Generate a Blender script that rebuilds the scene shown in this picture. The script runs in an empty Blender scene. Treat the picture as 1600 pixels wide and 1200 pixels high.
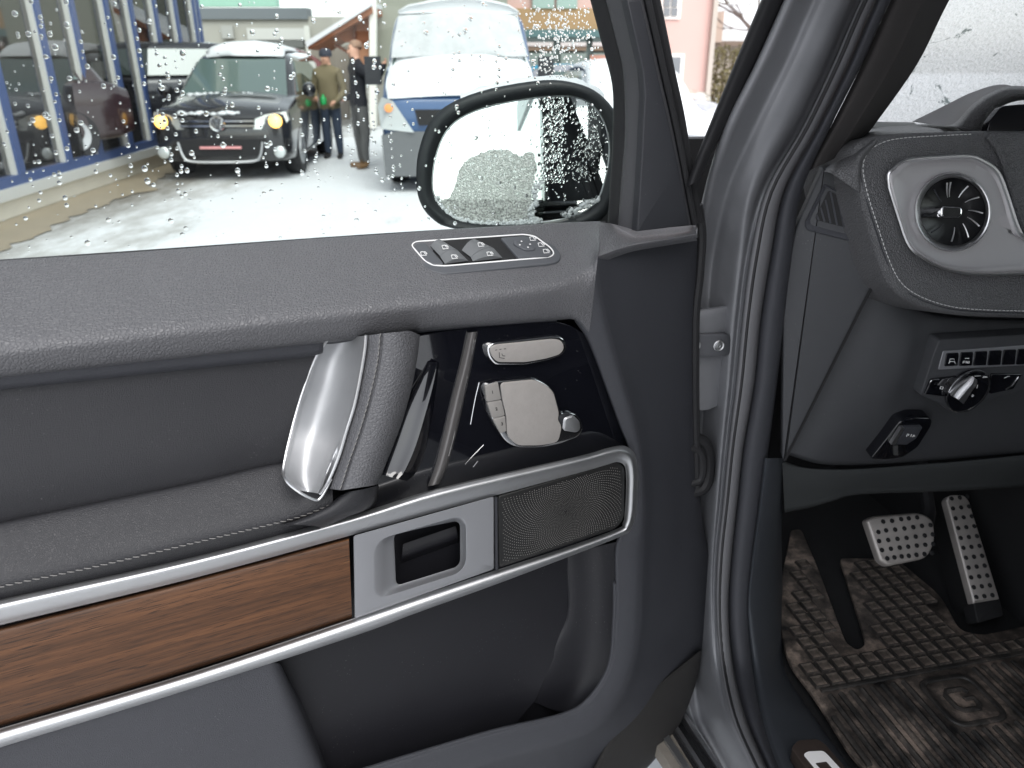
import bpy, bmesh, math, random
from mathutils import Vector, Matrix
random.seed(7)
S = bpy.context.scene
R = math.radians

# ------------------------------------------------------------------ camera
FPX, PITCH, CAM = 1200.0, R(23), Vector((0, 0, 1.55))
cd = bpy.data.cameras.new('camera'); co = bpy.data.objects.new('camera', cd)
S.collection.objects.link(co); S.camera = co
cd.sensor_width = 36; cd.lens = 36 * FPX / 1600; cd.clip_start = 0.02; cd.clip_end = 400
co.location = CAM; co.rotation_euler = (R(90) - PITCH, 0, 0)
cd.dof.use_dof = True; cd.dof.focus_distance = 0.95; cd.dof.aperture_fstop = 7.5

# ------------------------------------------------------------------ sky and sun (overcast winter day)
wd = bpy.data.worlds.new('World'); S.world = wd; wd.use_nodes = True
nt = wd.node_tree
bg = nt.nodes['Background']
sky = nt.nodes.new('ShaderNodeTexSky'); sky.sky_type = 'NISHITA'; sky.sun_disc = False
sky.sun_elevation = R(52); sky.sun_rotation = R(160); sky.altitude = 200
sky.air_density = 1.0; sky.dust_density = 1.5; sky.ozone_density = 1.0
hs = nt.nodes.new('ShaderNodeHueSaturation'); hs.inputs['Saturation'].default_value = 0.22
nt.links.new(sky.outputs[0], hs.inputs['Color']); nt.links.new(hs.outputs[0], bg.inputs['Color'])
bg.inputs['Strength'].default_value = 0.145
sl = bpy.data.lights.new('sun', 'SUN'); sl.energy = 1.0; sl.angle = R(40); sl.color = (1.0, .98, .95)
so = bpy.data.objects.new('sun', sl); S.collection.objects.link(so)
sun_dir = Vector((math.sin(R(160)) * math.cos(R(50)), math.cos(R(160)) * math.cos(R(50)), math.sin(R(50))))
so.rotation_euler = sun_dir.to_track_quat('Z', 'Y').to_euler(); so.location = (0, -3, 8)
S.view_settings.view_transform = 'Standard'; S.view_settings.look = 'None'
S.view_settings.exposure = 1.3; S.view_settings.gamma = 1.0; S.view_settings.use_curve_mapping = False
S.render.engine = 'CYCLES'
cy = S.cycles
cy.use_denoising = True; cy.max_bounces = 10; cy.transparent_max_bounces = 16; cy.transmission_bounces = 8
cy.caustics_reflective = False; cy.caustics_refractive = False; cy.sample_clamp_indirect = 6.0

# ------------------------------------------------------------------ geometry from viewing rays
CP, SP = math.cos(PITCH), math.sin(PITCH)
def ray(x, y):
    fx, fy = (x - 800) / FPX, (600 - y) / FPX
    return Vector((fx, CP + fy * SP, -SP + fy * CP))

class Frame:
    def __init__(s, o, ex, ey, n=None):
        s.o = Vector(o); s.ex = Vector(ex).normalized()
        e = Vector(ey); e = e - s.ex * e.dot(s.ex); s.ey = e.normalized()
        s.n = s.ex.cross(s.ey)
    def uv(s, x, y, w=0.0):
        d = ray(x, y); t = (s.o + s.n * w - CAM).dot(s.n) / d.dot(s.n)
        q = CAM + d * t - s.o
        return Vector((q.dot(s.ex), q.dot(s.ey)))
    def P(s, u, v, w=0.0): return s.o + s.ex * u + s.ey * v + s.n * w
    def pt(s, x, y, w=0.0):
        q = s.uv(x, y, w); return s.P(q.x, q.y, w)
    def mat(s, x, y, w=0.0, rot=0.0):
        c, sn = math.cos(rot), math.sin(rot)
        a, b = s.ex * c + s.ey * sn, s.ey * c - s.ex * sn
        p = s.pt(x, y, w)
        return Matrix(((a.x, b.x, s.n.x, p.x), (a.y, b.y, s.n.y, p.y), (a.z, b.z, s.n.z, p.z), (0, 0, 0, 1)))

DA = R(64)                                        # the open door: where its plane stands
DOOR = Frame((0, .85, 1.1), (math.sin(DA), math.cos(DA), 0), (0, 0, 1))
D = DOOR.pt
CARA = R(-11)
CF = Vector((math.sin(CARA), math.cos(CARA), 0)); CR = Vector((math.cos(CARA), -math.sin(CARA), 0))
HINGE = Vector((.228, .961, 0))
CAR = Frame(HINGE, CR, (0, 0, 1))                 # planes across the car, facing its rear
SIDE = Frame(HINGE, -CF, (0, 0, 1))               # planes along the car's flank
def C(x, y, a): return CAR.pt(x, y, -a)
def car(b, a, z): return HINGE + CR * b + CF * a + Vector((0, 0, z))
def flat(x, y, z):
    d = ray(x, y); return CAM + d * ((z - CAM.z) / d.z)
def V(x, y, Y):
    d = ray(x, y); return CAM + d * (Y / d.y)
def Z(x, y, dep): return CAM + ray(x, y) * dep

# ------------------------------------------------------------------ mesh helpers
def link(o, parent=None):
    S.collection.objects.link(o)
    if parent is not None:
        o.parent = parent
        o.matrix_parent_inverse = world_of(parent).inverted()
    return o
def world_of(o):
    m = Matrix.LocRotScale(o.location, o.rotation_euler, o.scale)
    return m if o.parent is None else world_of(o.parent) @ o.matrix_parent_inverse @ m

class MB:
    def __init__(s): s.v, s.f = [], []
    def add(s, vs, fs):
        k = len(s.v); s.v += [Vector(p) for p in vs]; s.f += [[i + k for i in f] for f in fs]; return s
    def rings(s, rs, close=True, cap0=False, cap1=False, wrap=False):
        n = len(rs[0]); vs = [p for r in rs for p in r]; fs = []
        m = len(rs)
        for i in range(m if wrap else m - 1):
            i2 = (i + 1) % m
            for j in range(n if close else n - 1):
                j2 = (j + 1) % n
                fs.append([i * n + j, i * n + j2, i2 * n + j2, i2 * n + j])
        if cap0: fs.append(list(range(n))[::-1])
        if cap1: fs.append([(m - 1) * n + j for j in range(n)])
        return s.add(vs, fs)
    def box(s, c, size, M=None):
        c = Vector(c); h = Vector(size) / 2
        vs = [Vector((c.x + a * h.x, c.y + b * h.y, c.z + d * h.z)) for a in (-1, 1) for b in (-1, 1) for d in (-1, 1)]
        if M is not None: vs = [M @ p for p in vs]
        return s.add(vs, [[0, 1, 3, 2], [4, 6, 7, 5], [0, 4, 5, 1], [2, 3, 7, 6], [0, 2, 6, 4], [1, 5, 7, 3]])
    def hexa(s, p):      # 4 front + 4 back corners
        return s.add(p, [[0, 1, 2, 3], [7, 6, 5, 4], [0, 4, 5, 1], [1, 5, 6, 2], [2, 6, 7, 3], [3, 7, 4, 0]])
    def tube(s, pts, r, n=8, closed=False, caps=True, flat_=1.0, up=None):
        rs = []; m = len(pts)
        nrm = None
        for i, p in enumerate(pts):
            a = pts[(i - 1) % m] if (closed or i > 0) else p
            b = pts[(i + 1) % m] if (closed or i < m - 1) else p
            t = (b - a).normalized()
            if nrm is None:
                nrm = up.copy() if up else (Vector((0, 0, 1)) if abs(t.z) < .9 else Vector((1, 0, 0)))
            nrm = (nrm - t * nrm.dot(t)).normalized(); bi = t.cross(nrm)
            rr = r[i] if isinstance(r, (list, tuple)) else r
            rs.append([p + (nrm * math.cos(2 * math.pi * k / n) * flat_ + bi * math.sin(2 * math.pi * k / n)) * rr for k in range(n)])
        return s.rings(rs, True, caps and not closed, caps and not closed, closed)
    def lathe(s, o, axis, prof, n=24, cap0=False, cap1=True):
        ax = Vector(axis).normalized(); a = ax.orthogonal().normalized(); b = ax.cross(a); o = Vector(o)
        return s.rings([[o + ax * h + (a * math.cos(2 * math.pi * k / n) + b * math.sin(2 * math.pi * k / n)) * r for k in range(n)] for r, h in prof], True, cap0, cap1)
    def build(s, name, mat, parent=None, smooth=35, fix=True):
        me = bpy.data.meshes.new(name); me.from_pydata(s.v, [], s.f)
        if fix:
            bm = bmesh.new(); bm.from_mesh(me)
            bmesh.ops.remove_doubles(bm, verts=bm.verts, dist=1e-6)
            bmesh.ops.recalc_face_normals(bm, faces=bm.faces); bm.to_mesh(me); bm.free()
        if mat is not None: me.materials.append(mat)
        if smooth:
            for p in me.polygons: p.use_smooth = True
            me.set_sharp_from_angle(angle=R(smooth))
        return link(bpy.data.objects.new(name, me), parent)

def cat(pts, n=6, closed=False):
    """Catmull-Rom through the points."""
    m = len(pts)
    if m < 3 and not closed:
        return [pts[0].lerp(pts[1], k / n) for k in range(n + 1)]
    out = []
    for i in range(m if closed else m - 1):
        g = lambda j: pts[j % m] if closed else (pts[j] if 0 <= j < m else (pts[0] * 2 - pts[1] if j < 0 else pts[-1] * 2 - pts[-2]))
        p0, p1, p2, p3 = g(i - 1), g(i), g(i + 1), g(i + 2)
        for k in range(n):
            t = k / n
            out.append(.5 * ((2 * p1) + (p2 - p0) * t + (2 * p0 - 5 * p1 + 4 * p2 - p3) * t * t + (3 * p1 - p0 - 3 * p2 + p3) * t ** 3))
    if not closed: out.append(pts[-1].copy())
    return out
def loft(lines, n=5, m=5):
    """Surface grid through control polylines (same count each); n along, m across."""
    L = [cat(l, n) for l in lines]
    cols = [cat([l[i] for l in L], m) for i in range(len(L[0]))]
    return cols
def surf(name, lines, mat, parent=None, n=5, m=5, thick=0.0, smooth=50, off=None):
    cols = loft(lines, n, m)
    mb = MB()
    if thick:
        # closed shell: second sheet pushed along off
        o = Vector(off).normalized() * thick
        ring = [c + [p + o for p in reversed(c)] for c in cols]
        mb.rings(ring, True, True, True)
    else:
        mb.rings(cols, False)
    return mb.build(name, mat, parent, smooth)
def v2(*a): return [Vector(p) for p in a]
def rnd(pts, r, seg=5):
    """Round the corners of a pixel polygon; r is one radius or one each."""
    P = [Vector(p) for p in pts]; out = []; n = len(P)
    for i in range(n):
        a, b, c = P[i - 1], P[i], P[(i + 1) % n]
        rr = r[i] if isinstance(r, (list, tuple)) else r
        d1, d2 = (a - b), (c - b)
        k1, k2 = min(rr, d1.length * .48), min(rr, d2.length * .48)
        p1, p2 = b + d1.normalized() * k1, b + d2.normalized() * k2
        for k in range(seg + 1):
            t = k / seg
            out.append(p1 * (1 - t) ** 2 + b * 2 * t * (1 - t) + p2 * t * t)
    return out
def inset(uv, d):
    n = len(uv); A = sum(uv[i].x * uv[(i + 1) % n].y - uv[(i + 1) % n].x * uv[i].y for i in range(n))
    sg = 1 if A > 0 else -1
    out = []
    for i in range(n):
        a, b, c = uv[i - 1], uv[i], uv[(i + 1) % n]
        t1, t2 = (b - a), (c - b)
        if t1.length < 1e-9: t1 = t2
        if t2.length < 1e-9: t2 = t1
        n1 = Vector((-t1.y, t1.x)).normalized(); n2 = Vector((-t2.y, t2.x)).normalized()
        q = n1 + n2
        q = q.normalized() if q.length > 1e-6 else n1
        c_ = max(.5, q.dot(n1))
        out.append(b + q * (sg * d / c_))
    return out
def plate(fr, name, px, w, depth, r, mat, parent=None, dome=0.0, uvmode=False, seg=3, back=True, smooth=40, mb=None):
    """Slab with a rounded front edge: outline in photo pixels on plane w of a frame."""
    uv = [Vector(p) for p in px] if uvmode else [fr.uv(p[0], p[1], w) for p in px]
    own = mb is None
    mb = mb or MB(); rs = []
    rs.append([fr.P(q.x, q.y, w - depth) for q in uv])
    if r > 0:
        for k in range(seg + 1):
            t = math.pi / 2 * k / seg
            rs.append([fr.P(q.x, q.y, w - r + r * math.sin(t)) for q in inset(uv, r * (1 - math.cos(t)) + 1e-6)])
    else:
        rs.append([fr.P(q.x, q.y, w) for q in uv])
    mb.rings(rs, True, back, True)
    return mb.build(name, mat, parent, smooth) if own else mb
def ringplate(fr, name, outer, inner, prof, mat, parent=None, smooth=40):
    """Frame between two outlines with equal counts; prof = [(t across, w)]."""
    rs = []
    for t, w in prof:
        uo = [fr.uv(p[0], p[1], w) for p in outer]; ui = [fr.uv(p[0], p[1], w) for p in inner]
        rs.append([fr.P(*(a.lerp(b, t)), w) for a, b in zip(uo, ui)])
    return MB().rings(rs, True, False, False).build(name, mat, parent, smooth)

def resample(pts, n, closed=False):
    P = list(pts) + ([pts[0]] if closed else [])
    L = [0]
    for i in range(1, len(P)): L.append(L[-1] + (P[i] - P[i - 1]).length)
    out = []; j = 0; N = n if closed else n - 1
    for k in range(n):
        t = L[-1] * k / N
        while j < len(L) - 2 and L[j + 1] < t: j += 1
        d = L[j + 1] - L[j]
        out.append(P[j].lerp(P[j + 1], (t - L[j]) / d if d else 0))
    return out
def stitches(name, pts, step, length, r, mat, parent, up, slant=.0, skip=None):
    L = sum((pts[i + 1] - pts[i]).length for i in range(len(pts) - 1)); n = max(2, int(L / step))
    q = resample(pts, n * 4 + 1); mb = MB()
    for k in range(n):
        a = q[k * 4]; t = (q[k * 4 + 2] - a).normalized(); side = t.cross(up).normalized()
        b = a + t * length
        j = side * slant
        mb.tube([a - j, a.lerp(b, .5) + up * r * .6, b + j], [r * .7, r, r * .7], 5)
    o = mb.build(name, mat, parent, 60); o['kind'] = 'stuff'; return o
def empty(name, loc=(0, 0, 0)):
    o = bpy.data.objects.new(name, None); o.location = loc; o.empty_display_size = .1
    S.collection.objects.link(o); return o
def tag(o, label=None, cat_=None, group=None, kind=None):
    if label: o['label'] = label
    if cat_: o['category'] = cat_
    if group: o['group'] = group
    if kind: o['kind'] = kind
    return o
def text(name, body, M, size, mat, parent, ext=.0002, align='CENTER'):
    cu = bpy.data.curves.new(name, 'FONT'); cu.body = body; cu.size = size; cu.extrude = ext
    cu.align_x = align; cu.align_y = 'CENTER'; cu.resolution_u = 3
    cu.materials.append(mat)
    tmp = bpy.data.objects.new('tmp', cu); S.collection.objects.link(tmp)
    me = bpy.data.meshes.new_from_object(tmp.evaluated_get(bpy.context.evaluated_depsgraph_get()))
    bpy.data.objects.remove(tmp)
    me.transform(M); me.name = name
    if not me.materials: me.materials.append(mat)
    return link(bpy.data.objects.new(name, me), parent)

# ------------------------------------------------------------------ materials
def srgb(r, g, b):
    f = lambda c: ((c / 255 + .055) / 1.055) ** 2.4 if c > 10 else c / 255 / 12.92
    return (f(r), f(g), f(b), 1)
def material(name, col, rough=.5, metal=0.0, spec=.5, bump=None, var=0.0, vscale=8.0, rvar=0.0, coat=0.0, emit=None, trans=0.0, ior=1.45, coatr=.05, dust=0.0):
    m = bpy.data.materials.new(name); m.use_nodes = True
    t = m.node_tree; p = t.nodes['Principled BSDF']; N = t.nodes.new; Lk = t.links.new
    c = (*col[:3], 1)
    p.inputs['Base Color'].default_value = c; p.inputs['Roughness'].default_value = rough
    p.inputs['Metallic'].default_value = metal; p.inputs['Specular IOR Level'].default_value = spec
    p.inputs['Coat Weight'].default_value = coat; p.inputs['Coat Roughness'].default_value = coatr
    p.inputs['Transmission Weight'].default_value = trans; p.inputs['IOR'].default_value = ior
    tc = N('ShaderNodeTexCoord')
    if emit:
        p.inputs['Emission Color'].default_value = (*emit[0][:3], 1); p.inputs['Emission Strength'].default_value = emit[1]
    last = None
    if var or rvar:
        nz = N('ShaderNodeTexNoise'); nz.inputs['Scale'].default_value = vscale; nz.inputs['Detail'].default_value = 6
        nz.inputs['Roughness'].default_value = .65
        Lk(tc.outputs['Object'], nz.inputs['Vector'])
        if var:
            mx = N('ShaderNodeMix'); mx.data_type = 'RGBA'
            mx.inputs[6].default_value = tuple(x * (1 - var) for x in c[:3]) + (1,)
            mx.inputs[7].default_value = tuple(min(1, x * (1 + var)) for x in c[:3]) + (1,)
            Lk(nz.outputs['Fac'], mx.inputs[0]); Lk(mx.outputs[2], p.inputs['Base Color']); last = mx.outputs[2]
        if rvar:
            mr = N('ShaderNodeMapRange'); mr.inputs['To Min'].default_value = max(0.02, rough - rvar); mr.inputs['To Max'].default_value = min(1, rough + rvar)
            Lk(nz.outputs['Fac'], mr.inputs['Value']); Lk(mr.outputs[0], p.inputs['Roughness'])
    if dust:       # scattered pale specks
        vo = N('ShaderNodeTexVoronoi'); vo.inputs['Scale'].default_value = 170
        Lk(tc.outputs['Object'], vo.inputs['Vector'])
        n2 = N('ShaderNodeTexNoise'); n2.inputs['Scale'].default_value = 17; Lk(tc.outputs['Object'], n2.inputs['Vector'])
        lt = N('ShaderNodeMapRange'); lt.inputs['From Min'].default_value = .16; lt.inputs['From Max'].default_value = .08
        Lk(vo.outputs['Distance'], lt.inputs['Value'])
        g = N('ShaderNodeMapRange'); g.inputs['From Min'].default_value = .5; g.inputs['From Max'].default_value = .75
        Lk(n2.outputs['Fac'], g.inputs['Value'])
        mu = N('ShaderNodeMath'); mu.operation = 'MULTIPLY'; Lk(lt.outputs[0], mu.inputs[0]); Lk(g.outputs[0], mu.inputs[1])
        m3 = N('ShaderNodeMath'); m3.operation = 'MULTIPLY'; Lk(mu.outputs[0], m3.inputs[0]); m3.inputs[1].default_value = dust * .4
        mx = N('ShaderNodeMix'); mx.data_type = 'RGBA'; mx.inputs[7].default_value = (.35, .34, .33, 1)
        if last: Lk(last, mx.inputs[6])
        else: mx.inputs[6].default_value = c
        Lk(m3.outputs[0], mx.inputs[0]); Lk(mx.outputs[2], p.inputs['Base Color'])
    if bump:
        kind, sc, st = bump
        bp = N('ShaderNodeBump'); bp.inputs['Strength'].default_value = st; bp.inputs['Distance'].default_value = .001
        if kind == 'leather':
            wv = N('ShaderNodeTexNoise'); wv.inputs['Scale'].default_value = sc * .35; wv.inputs['Detail'].default_value = 2
            Lk(tc.outputs['Object'], wv.inputs['Vector'])
            ad = N('ShaderNodeVectorMath'); ad.operation = 'MULTIPLY_ADD'; ad.inputs[1].default_value = (1.2 / sc,) * 3
            Lk(wv.outputs['Color'], ad.inputs[0]); Lk(tc.outputs['Object'], ad.inputs[2])
            vo = N('ShaderNodeTexVoronoi'); vo.feature = 'DISTANCE_TO_EDGE'; vo.inputs['Scale'].default_value = sc
            Lk(ad.outputs[0], vo.inputs['Vector'])
            mr = N('ShaderNodeMapRange'); mr.inputs['From Max'].default_value = .22; Lk(vo.outputs['Distance'], mr.inputs['Value'])
            Lk(mr.outputs[0], bp.inputs['Height'])
        elif kind == 'noise':
            nz = N('ShaderNodeTexNoise'); nz.inputs['Scale'].default_value = sc; nz.inputs['Detail'].default_value = 5
            Lk(tc.outputs['Object'], nz.inputs['Vector']); Lk(nz.outputs['Fac'], bp.inputs['Height'])
        elif kind == 'snow':
            bp.inputs['Distance'].default_value = .02
            nz = N('ShaderNodeTexNoise'); nz.inputs['Scale'].default_value = sc; nz.inputs['Detail'].default_value = 8
            nz.inputs['Roughness'].default_value = .6
            Lk(tc.outputs['Object'], nz.inputs['Vector']); Lk(nz.outputs['Fac'], bp.inputs['Height'])
        Lk(bp.outputs[0], p.inputs['Normal'])
    return m

M = {}
M['dash_plastic'] = material('dash_plastic', srgb(61, 62, 65), .5, spec=.4, bump=('leather', 800, .3), var=.1, vscale=9, dust=.5)
M['leather'] = material('grained_leather', srgb(82, 82, 84), .44, spec=.6, bump=('leather', 330, .75), var=.1, vscale=14, rvar=.06)
M['leather_belt'] = material('belt_leather', srgb(82, 82, 85), .45, spec=.55, bump=('leather', 270, .5), var=.08, vscale=14, rvar=.06)
M['leather_smooth'] = material('fine_leather', srgb(44, 44, 47), .46, spec=.4, bump=('leather', 520, .3), var=.12, vscale=9, rvar=.08, dust=.5)
M['plastic'] = material('grained_plastic', srgb(57, 58, 63), .52, spec=.4, bump=('leather', 700, .45), var=.08, vscale=10, rvar=.06, dust=.5)
M['plastic_dark'] = material('dark_plastic', srgb(46, 47, 51), .5, spec=.4, bump=('noise', 900, .25), var=.12, vscale=9, dust=.6)
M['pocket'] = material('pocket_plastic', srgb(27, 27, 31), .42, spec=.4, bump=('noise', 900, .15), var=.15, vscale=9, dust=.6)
M['rubber'] = material('black_rubber', srgb(34, 34, 36), .6, spec=.35, bump=('noise', 600, .15), var=.15, vscale=20)
M['seal'] = material('grey_rubber_seal', srgb(98, 98, 101), .55, spec=.35, bump=('noise', 500, .15), var=.12, vscale=20, dust=.4)
M['gloss'] = material('gloss_black', (.004, .0043, .0065), .06, spec=.6, coat=.6, coatr=.02, rvar=.03, vscale=30, dust=.35)
M['alu'] = material('satin_aluminium', (.50, .505, .515), .43, metal=1.0, rvar=.05, vscale=24, bump=('noise', 1500, .03))
M['alu_bright'] = material('bright_aluminium', (.70, .70, .71), .34, metal=1.0, rvar=.05, vscale=24)
M['alu_paint'] = material('silver_lacquer', srgb(142, 143, 147), .40, metal=.5, rvar=.05, vscale=20, bump=('noise', 1800, .04))
M['chrome'] = material('chrome', (.85, .85, .86), .08, metal=1.0)
M['seat_metal'] = material('satin_switch', srgb(142, 138, 135), .55, metal=.15, bump=('noise', 160, .5), var=.12, vscale=60)
M['seat_grey'] = material('satin_switch_button', srgb(134, 131, 128), .5, metal=.15)
M['white'] = material('white_marking', srgb(225, 225, 225), .5)
M['rocker'] = material('rocker_plastic', srgb(96, 98, 100), .45, spec=.4)
M['handle'] = material('handle_aluminium', (.46, .465, .475), .52, metal=1.0, rvar=.05, vscale=24)
M['switch'] = material('switch_plastic', srgb(74, 76, 80), .5, spec=.4, bump=('noise', 1200, .1))
M['black'] = material('matt_black', (.006, .006, .007), .7)
M['thread'] = material('thread', srgb(190, 190, 190), .7)
M['thread_dark'] = material('dark_thread', srgb(118, 116, 114), .7)
M['grille'] = material('speaker_black', srgb(22, 22, 22), .5)
M['grille_dot'] = material('speaker_steel', srgb(120, 118, 116), .4, metal=.3)
M['snow'] = material('snow', (.70, .715, .73), .75, spec=.3, bump=('snow', 7, .6), var=.04, vscale=2)
# ================================================================== the open door
door = empty('driver_door', (HINGE.x, HINGE.y, .45))
tag(door, 'open driver door with dark grey leather lining, walnut strip, silver trim and wet window', 'car door', kind='thing')

def L(pts, w):           # pixel polyline -> door points; w one value or one each
    return [D(x, y, (w[i] if isinstance(w, (list, tuple)) else w)) for i, (x, y) in enumerate(pts)]

# belt pad: glass line, top, crest, face, lower lip
xs = [-120, 0, 250, 500, 650, 750, 870]
glass_y = [416, 408, 391, 373, 363, 357, 350]
crest_y = [560, 547, 519, 492, 475, 463, 446]
low_y = [597, 585, 558, 531, 512, 503, 494]
pad = []
pad.append(L(list(zip(xs, [y + 6 for y in glass_y])), -.110))
pad.append(L(list(zip(xs, glass_y)), -.100))
pad.append(L([(x, g + (c - g) * .42) for x, g, c in zip(xs, glass_y, crest_y)], -.048))
pad.append(L([(x, g + (c - g) * .80) for x, g, c in zip(xs, glass_y, crest_y)], -.009))
pad.append(L(list(zip(xs, crest_y)), .006))
pad.append(L([(x, c + (l - c) * .5) for x, c, l in zip(xs, crest_y, low_y)], .005))
pad.append(L(list(zip(xs, low_y)), -.002))
pad.append(L([(x, l + 6) for x, l in zip(xs, low_y)], -.012))
# the pad turns down in front: extra stations
turn = [[(905, 352), (905, 348), (908, 380), (915, 412), (918, 428), (911, 462), (902, 497), (898, 500)],
        [(938, 350), (938, 346), (938, 365), (936, 388), (934, 402), (930, 440), (921, 515), (914, 515)]]
ww = [-.110, -.100, -.052, -.012, .002, .006, .0, -.012]
for st in turn:
    for i, p in enumerate(st): pad[i].append(D(p[0], p[1], ww[i]))
belt = surf('belt_pad', pad, M['leather_belt'], door, 5, 5, smooth=80)
xl = [-120, 0, 250, 420, 498, 506, 530, 650, 750, 870]; ll_ = [597, 585, 558, 540, 531, 530, 527, 512, 503, 494]; lh = [20, 20, 20, 20, 19, 6, 5, 5, 5, 5]
surf('pad_lip', [L([(x, l + 3) for x, l in zip(xl, ll_)], -.010), L([(x, l + 3 + h) for x, l, h in zip(xl, ll_, lh)], -.016),
                 L([(x, l + 5 + h) for x, l, h in zip(xl, ll_, lh)], -.045)], M['plastic'], door, 4, 2)
# front corner of the pad, running on to the hinge edge
surf('pad_corner', [L([(936, 347), (985, 352), (1040, 353), (1087, 350)], -.090), L([(936, 366), (985, 364), (1040, 361), (1087, 357)], -.048),
                    L([(934, 396), (985, 380), (1040, 372), (1088, 364)], -.008), L([(934, 403), (985, 386), (1040, 377), (1088, 369)], -.004),
                    L([(936, 412), (985, 394), (1040, 384), (1089, 376)], -.012)], M['leather_belt'], door, 5, 4, smooth=80)
# lining: band beside the black panel and the speaker, falling off to the hinge edge
inn = [(898, 500), (915, 525), (930, 560), (950, 615), (968, 665), (985, 715), (985, 800), (962, 850), (961, 910), (960, 970), (952, 1040), (920, 1092), (879, 1117), (770, 1143), (654, 1177), (560, 1206), (420, 1250)]
crs = [(934, 402), (940, 455), (955, 520), (976, 595), (996, 665), (1006, 730), (1009, 800), (1006, 860), (1004, 910), (1001, 985), (984, 1064), (944, 1128), (890, 1158), (776, 1190), (660, 1228), (566, 1262), (430, 1320)]
out = [(1088, 372), (1087, 440), (1086, 520), (1086, 610), (1087, 690), (1090, 760), (1098, 830), (1107, 868), (1106, 910), (1101, 985), (1088, 1050), (1060, 1126), (1016, 1190), (900, 1300), (760, 1400), (600, 1500), (430, 1600)]
def mixp(a, b, t): return [(p[0] + (q[0] - p[0]) * t, p[1] + (q[1] - p[1]) * t) for p, q in zip(a, b)]
bw = [-.004] * 17
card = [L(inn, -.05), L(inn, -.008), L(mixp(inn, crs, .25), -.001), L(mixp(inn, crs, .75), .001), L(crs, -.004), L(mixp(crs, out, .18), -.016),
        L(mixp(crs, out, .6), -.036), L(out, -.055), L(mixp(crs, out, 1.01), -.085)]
surf('front_lining', card[:5], M['plastic'], door, 4, 4, smooth=80)
surf('lining_shaded_side', card[4:], material('lining_plastic_shaded', srgb(49, 50, 55), .5, spec=.4, bump=('leather', 700, .4), var=.1, vscale=10, dust=.6), door, 4, 4, smooth=80)  # same lining past the crest; its shade is put into a darker colour
# recessed leather panel and the armrest bolster below it
xa = [-120, 0, 150, 300, 400, 452, 520]
top = [624, 606, 588, 569, 556, 550, 540]; bot = [846, 817, 786, 755, 731, 721, 706]
def INS(t, endx): return mixp(list(zip(xa[:-2], top[:-2])), list(zip(xa[:-2], bot[:-2])), t) + [(endx, (top[-2] + (bot[-2] - top[-2]) * t) + (452 - endx) * .25)]
surf('door_insert', [L(INS(-.03, 508), -.026), L(INS(.0, 506), -.026), L(INS(.35, 478), -.028), L(INS(.75, 455), -.029), L(INS(1.02, 449), -.036)], M['leather_smooth'], door, 4, 4)
st = [(-120, 948), (0, 916), (150, 884), (300, 848), (400, 824), (470, 806), (520, 786)]
bt = list(zip(xa, bot))
surf('armrest', [L([(x, y + 4) for x, y in bt], -.045), L(bt, -.032), L(mixp(bt, st, .12), -.022), L(mixp(bt, st, .45), -.006), L(mixp(bt, st, .8), .009), L(st, .014),
                 L([(x, y + 6) for x, y in st], .011), L([(x, y + 13) for x, y in st], .006), L([(x, y + 26) for x, y in st], .0)], M['leather_smooth'], door, 5, 4, smooth=80)
sp = cat(L([(x, y + 1) for x, y in st], .0147), 8)
stitches('stitching', sp, .0072, .0058, .0006, M['thread_dark'], door, DOOR.n, .0009)
# dark backing of the whole door and the painted outer skin
back_px = [(-160, 520),  (-160, 1350), (250, 1500), (430, 1560), (700, 1420), (1000, 1205), (1075, 1095), (1098, 1000), (1103, 880), (1085, 780), (1083, 430)]
plate(DOOR, 'inner_panel', back_px, -.068, .004, 0, M['pocket'], door)
paint = material('grey_car_paint', srgb(126, 127, 131), .42, metal=.3, coat=.3, coatr=.2, var=.22, vscale=13, rvar=.08, dust=.5)
M['paint'] = paint
plate(DOOR, 'outer_skin', [(x, y - (45 if y < 530 else 0)) for x, y in back_px], -.15, .012, .006, paint, door)

# black gloss panel, ridge and a raised facet shaped to reflect bright sky
plate(DOOR, 'gloss_panel', rnd([(560, 538), (735, 512), (868, 500), (918, 520), (990, 712), (690, 775), (560, 812)], [2, 2, 30, 30, 2, 2, 2]), -.014, .02, .001, M['gloss'], door)
rl = [(731, 520), (720, 568), (707, 616), (692, 680), (680, 727), (668, 760)]
rr = [(747, 518), (738, 568), (727, 618), (713, 680), (699, 730), (688, 756)]
surf('panel_ridge', [L(rl, -.0145), L(mixp(rl, rr, .25), -.008), L(mixp(rl, rr, .55), -.0055), L(mixp(rl, rr, .85), -.009), L(rr, -.0145)], material('ridge_gloss', srgb(84, 82, 82), .14, spec=.6, coat=.6), door, 5, 5, smooth=80)
fl = [(668, 566), (652, 600), (634, 640), (617, 690), (603, 728), (598, 742)]
fr_ = [(692, 566), (690, 605), (682, 650), (668, 700), (650, 738), (636, 752)]
fw = [-.0136, -.010, -.004, .003, .009, .012]
def FW(p, dw): return [D(x, y, w_ + dw) for (x, y), w_ in zip(p, fw)]
MB().rings(loft([FW(fl, -.012), FW(fl, .0), FW(mixp(fl, fr_, .35), .005), FW(mixp(fl, fr_, .62), .0095), FW(mixp(fl, fr_, .66), .006), FW(fr_, -.02)], 4, 4), False).build('sky_glint_facet', M['gloss'], door, 80)  # added facet, tilted up and left to make a bright reflected sliver

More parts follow.
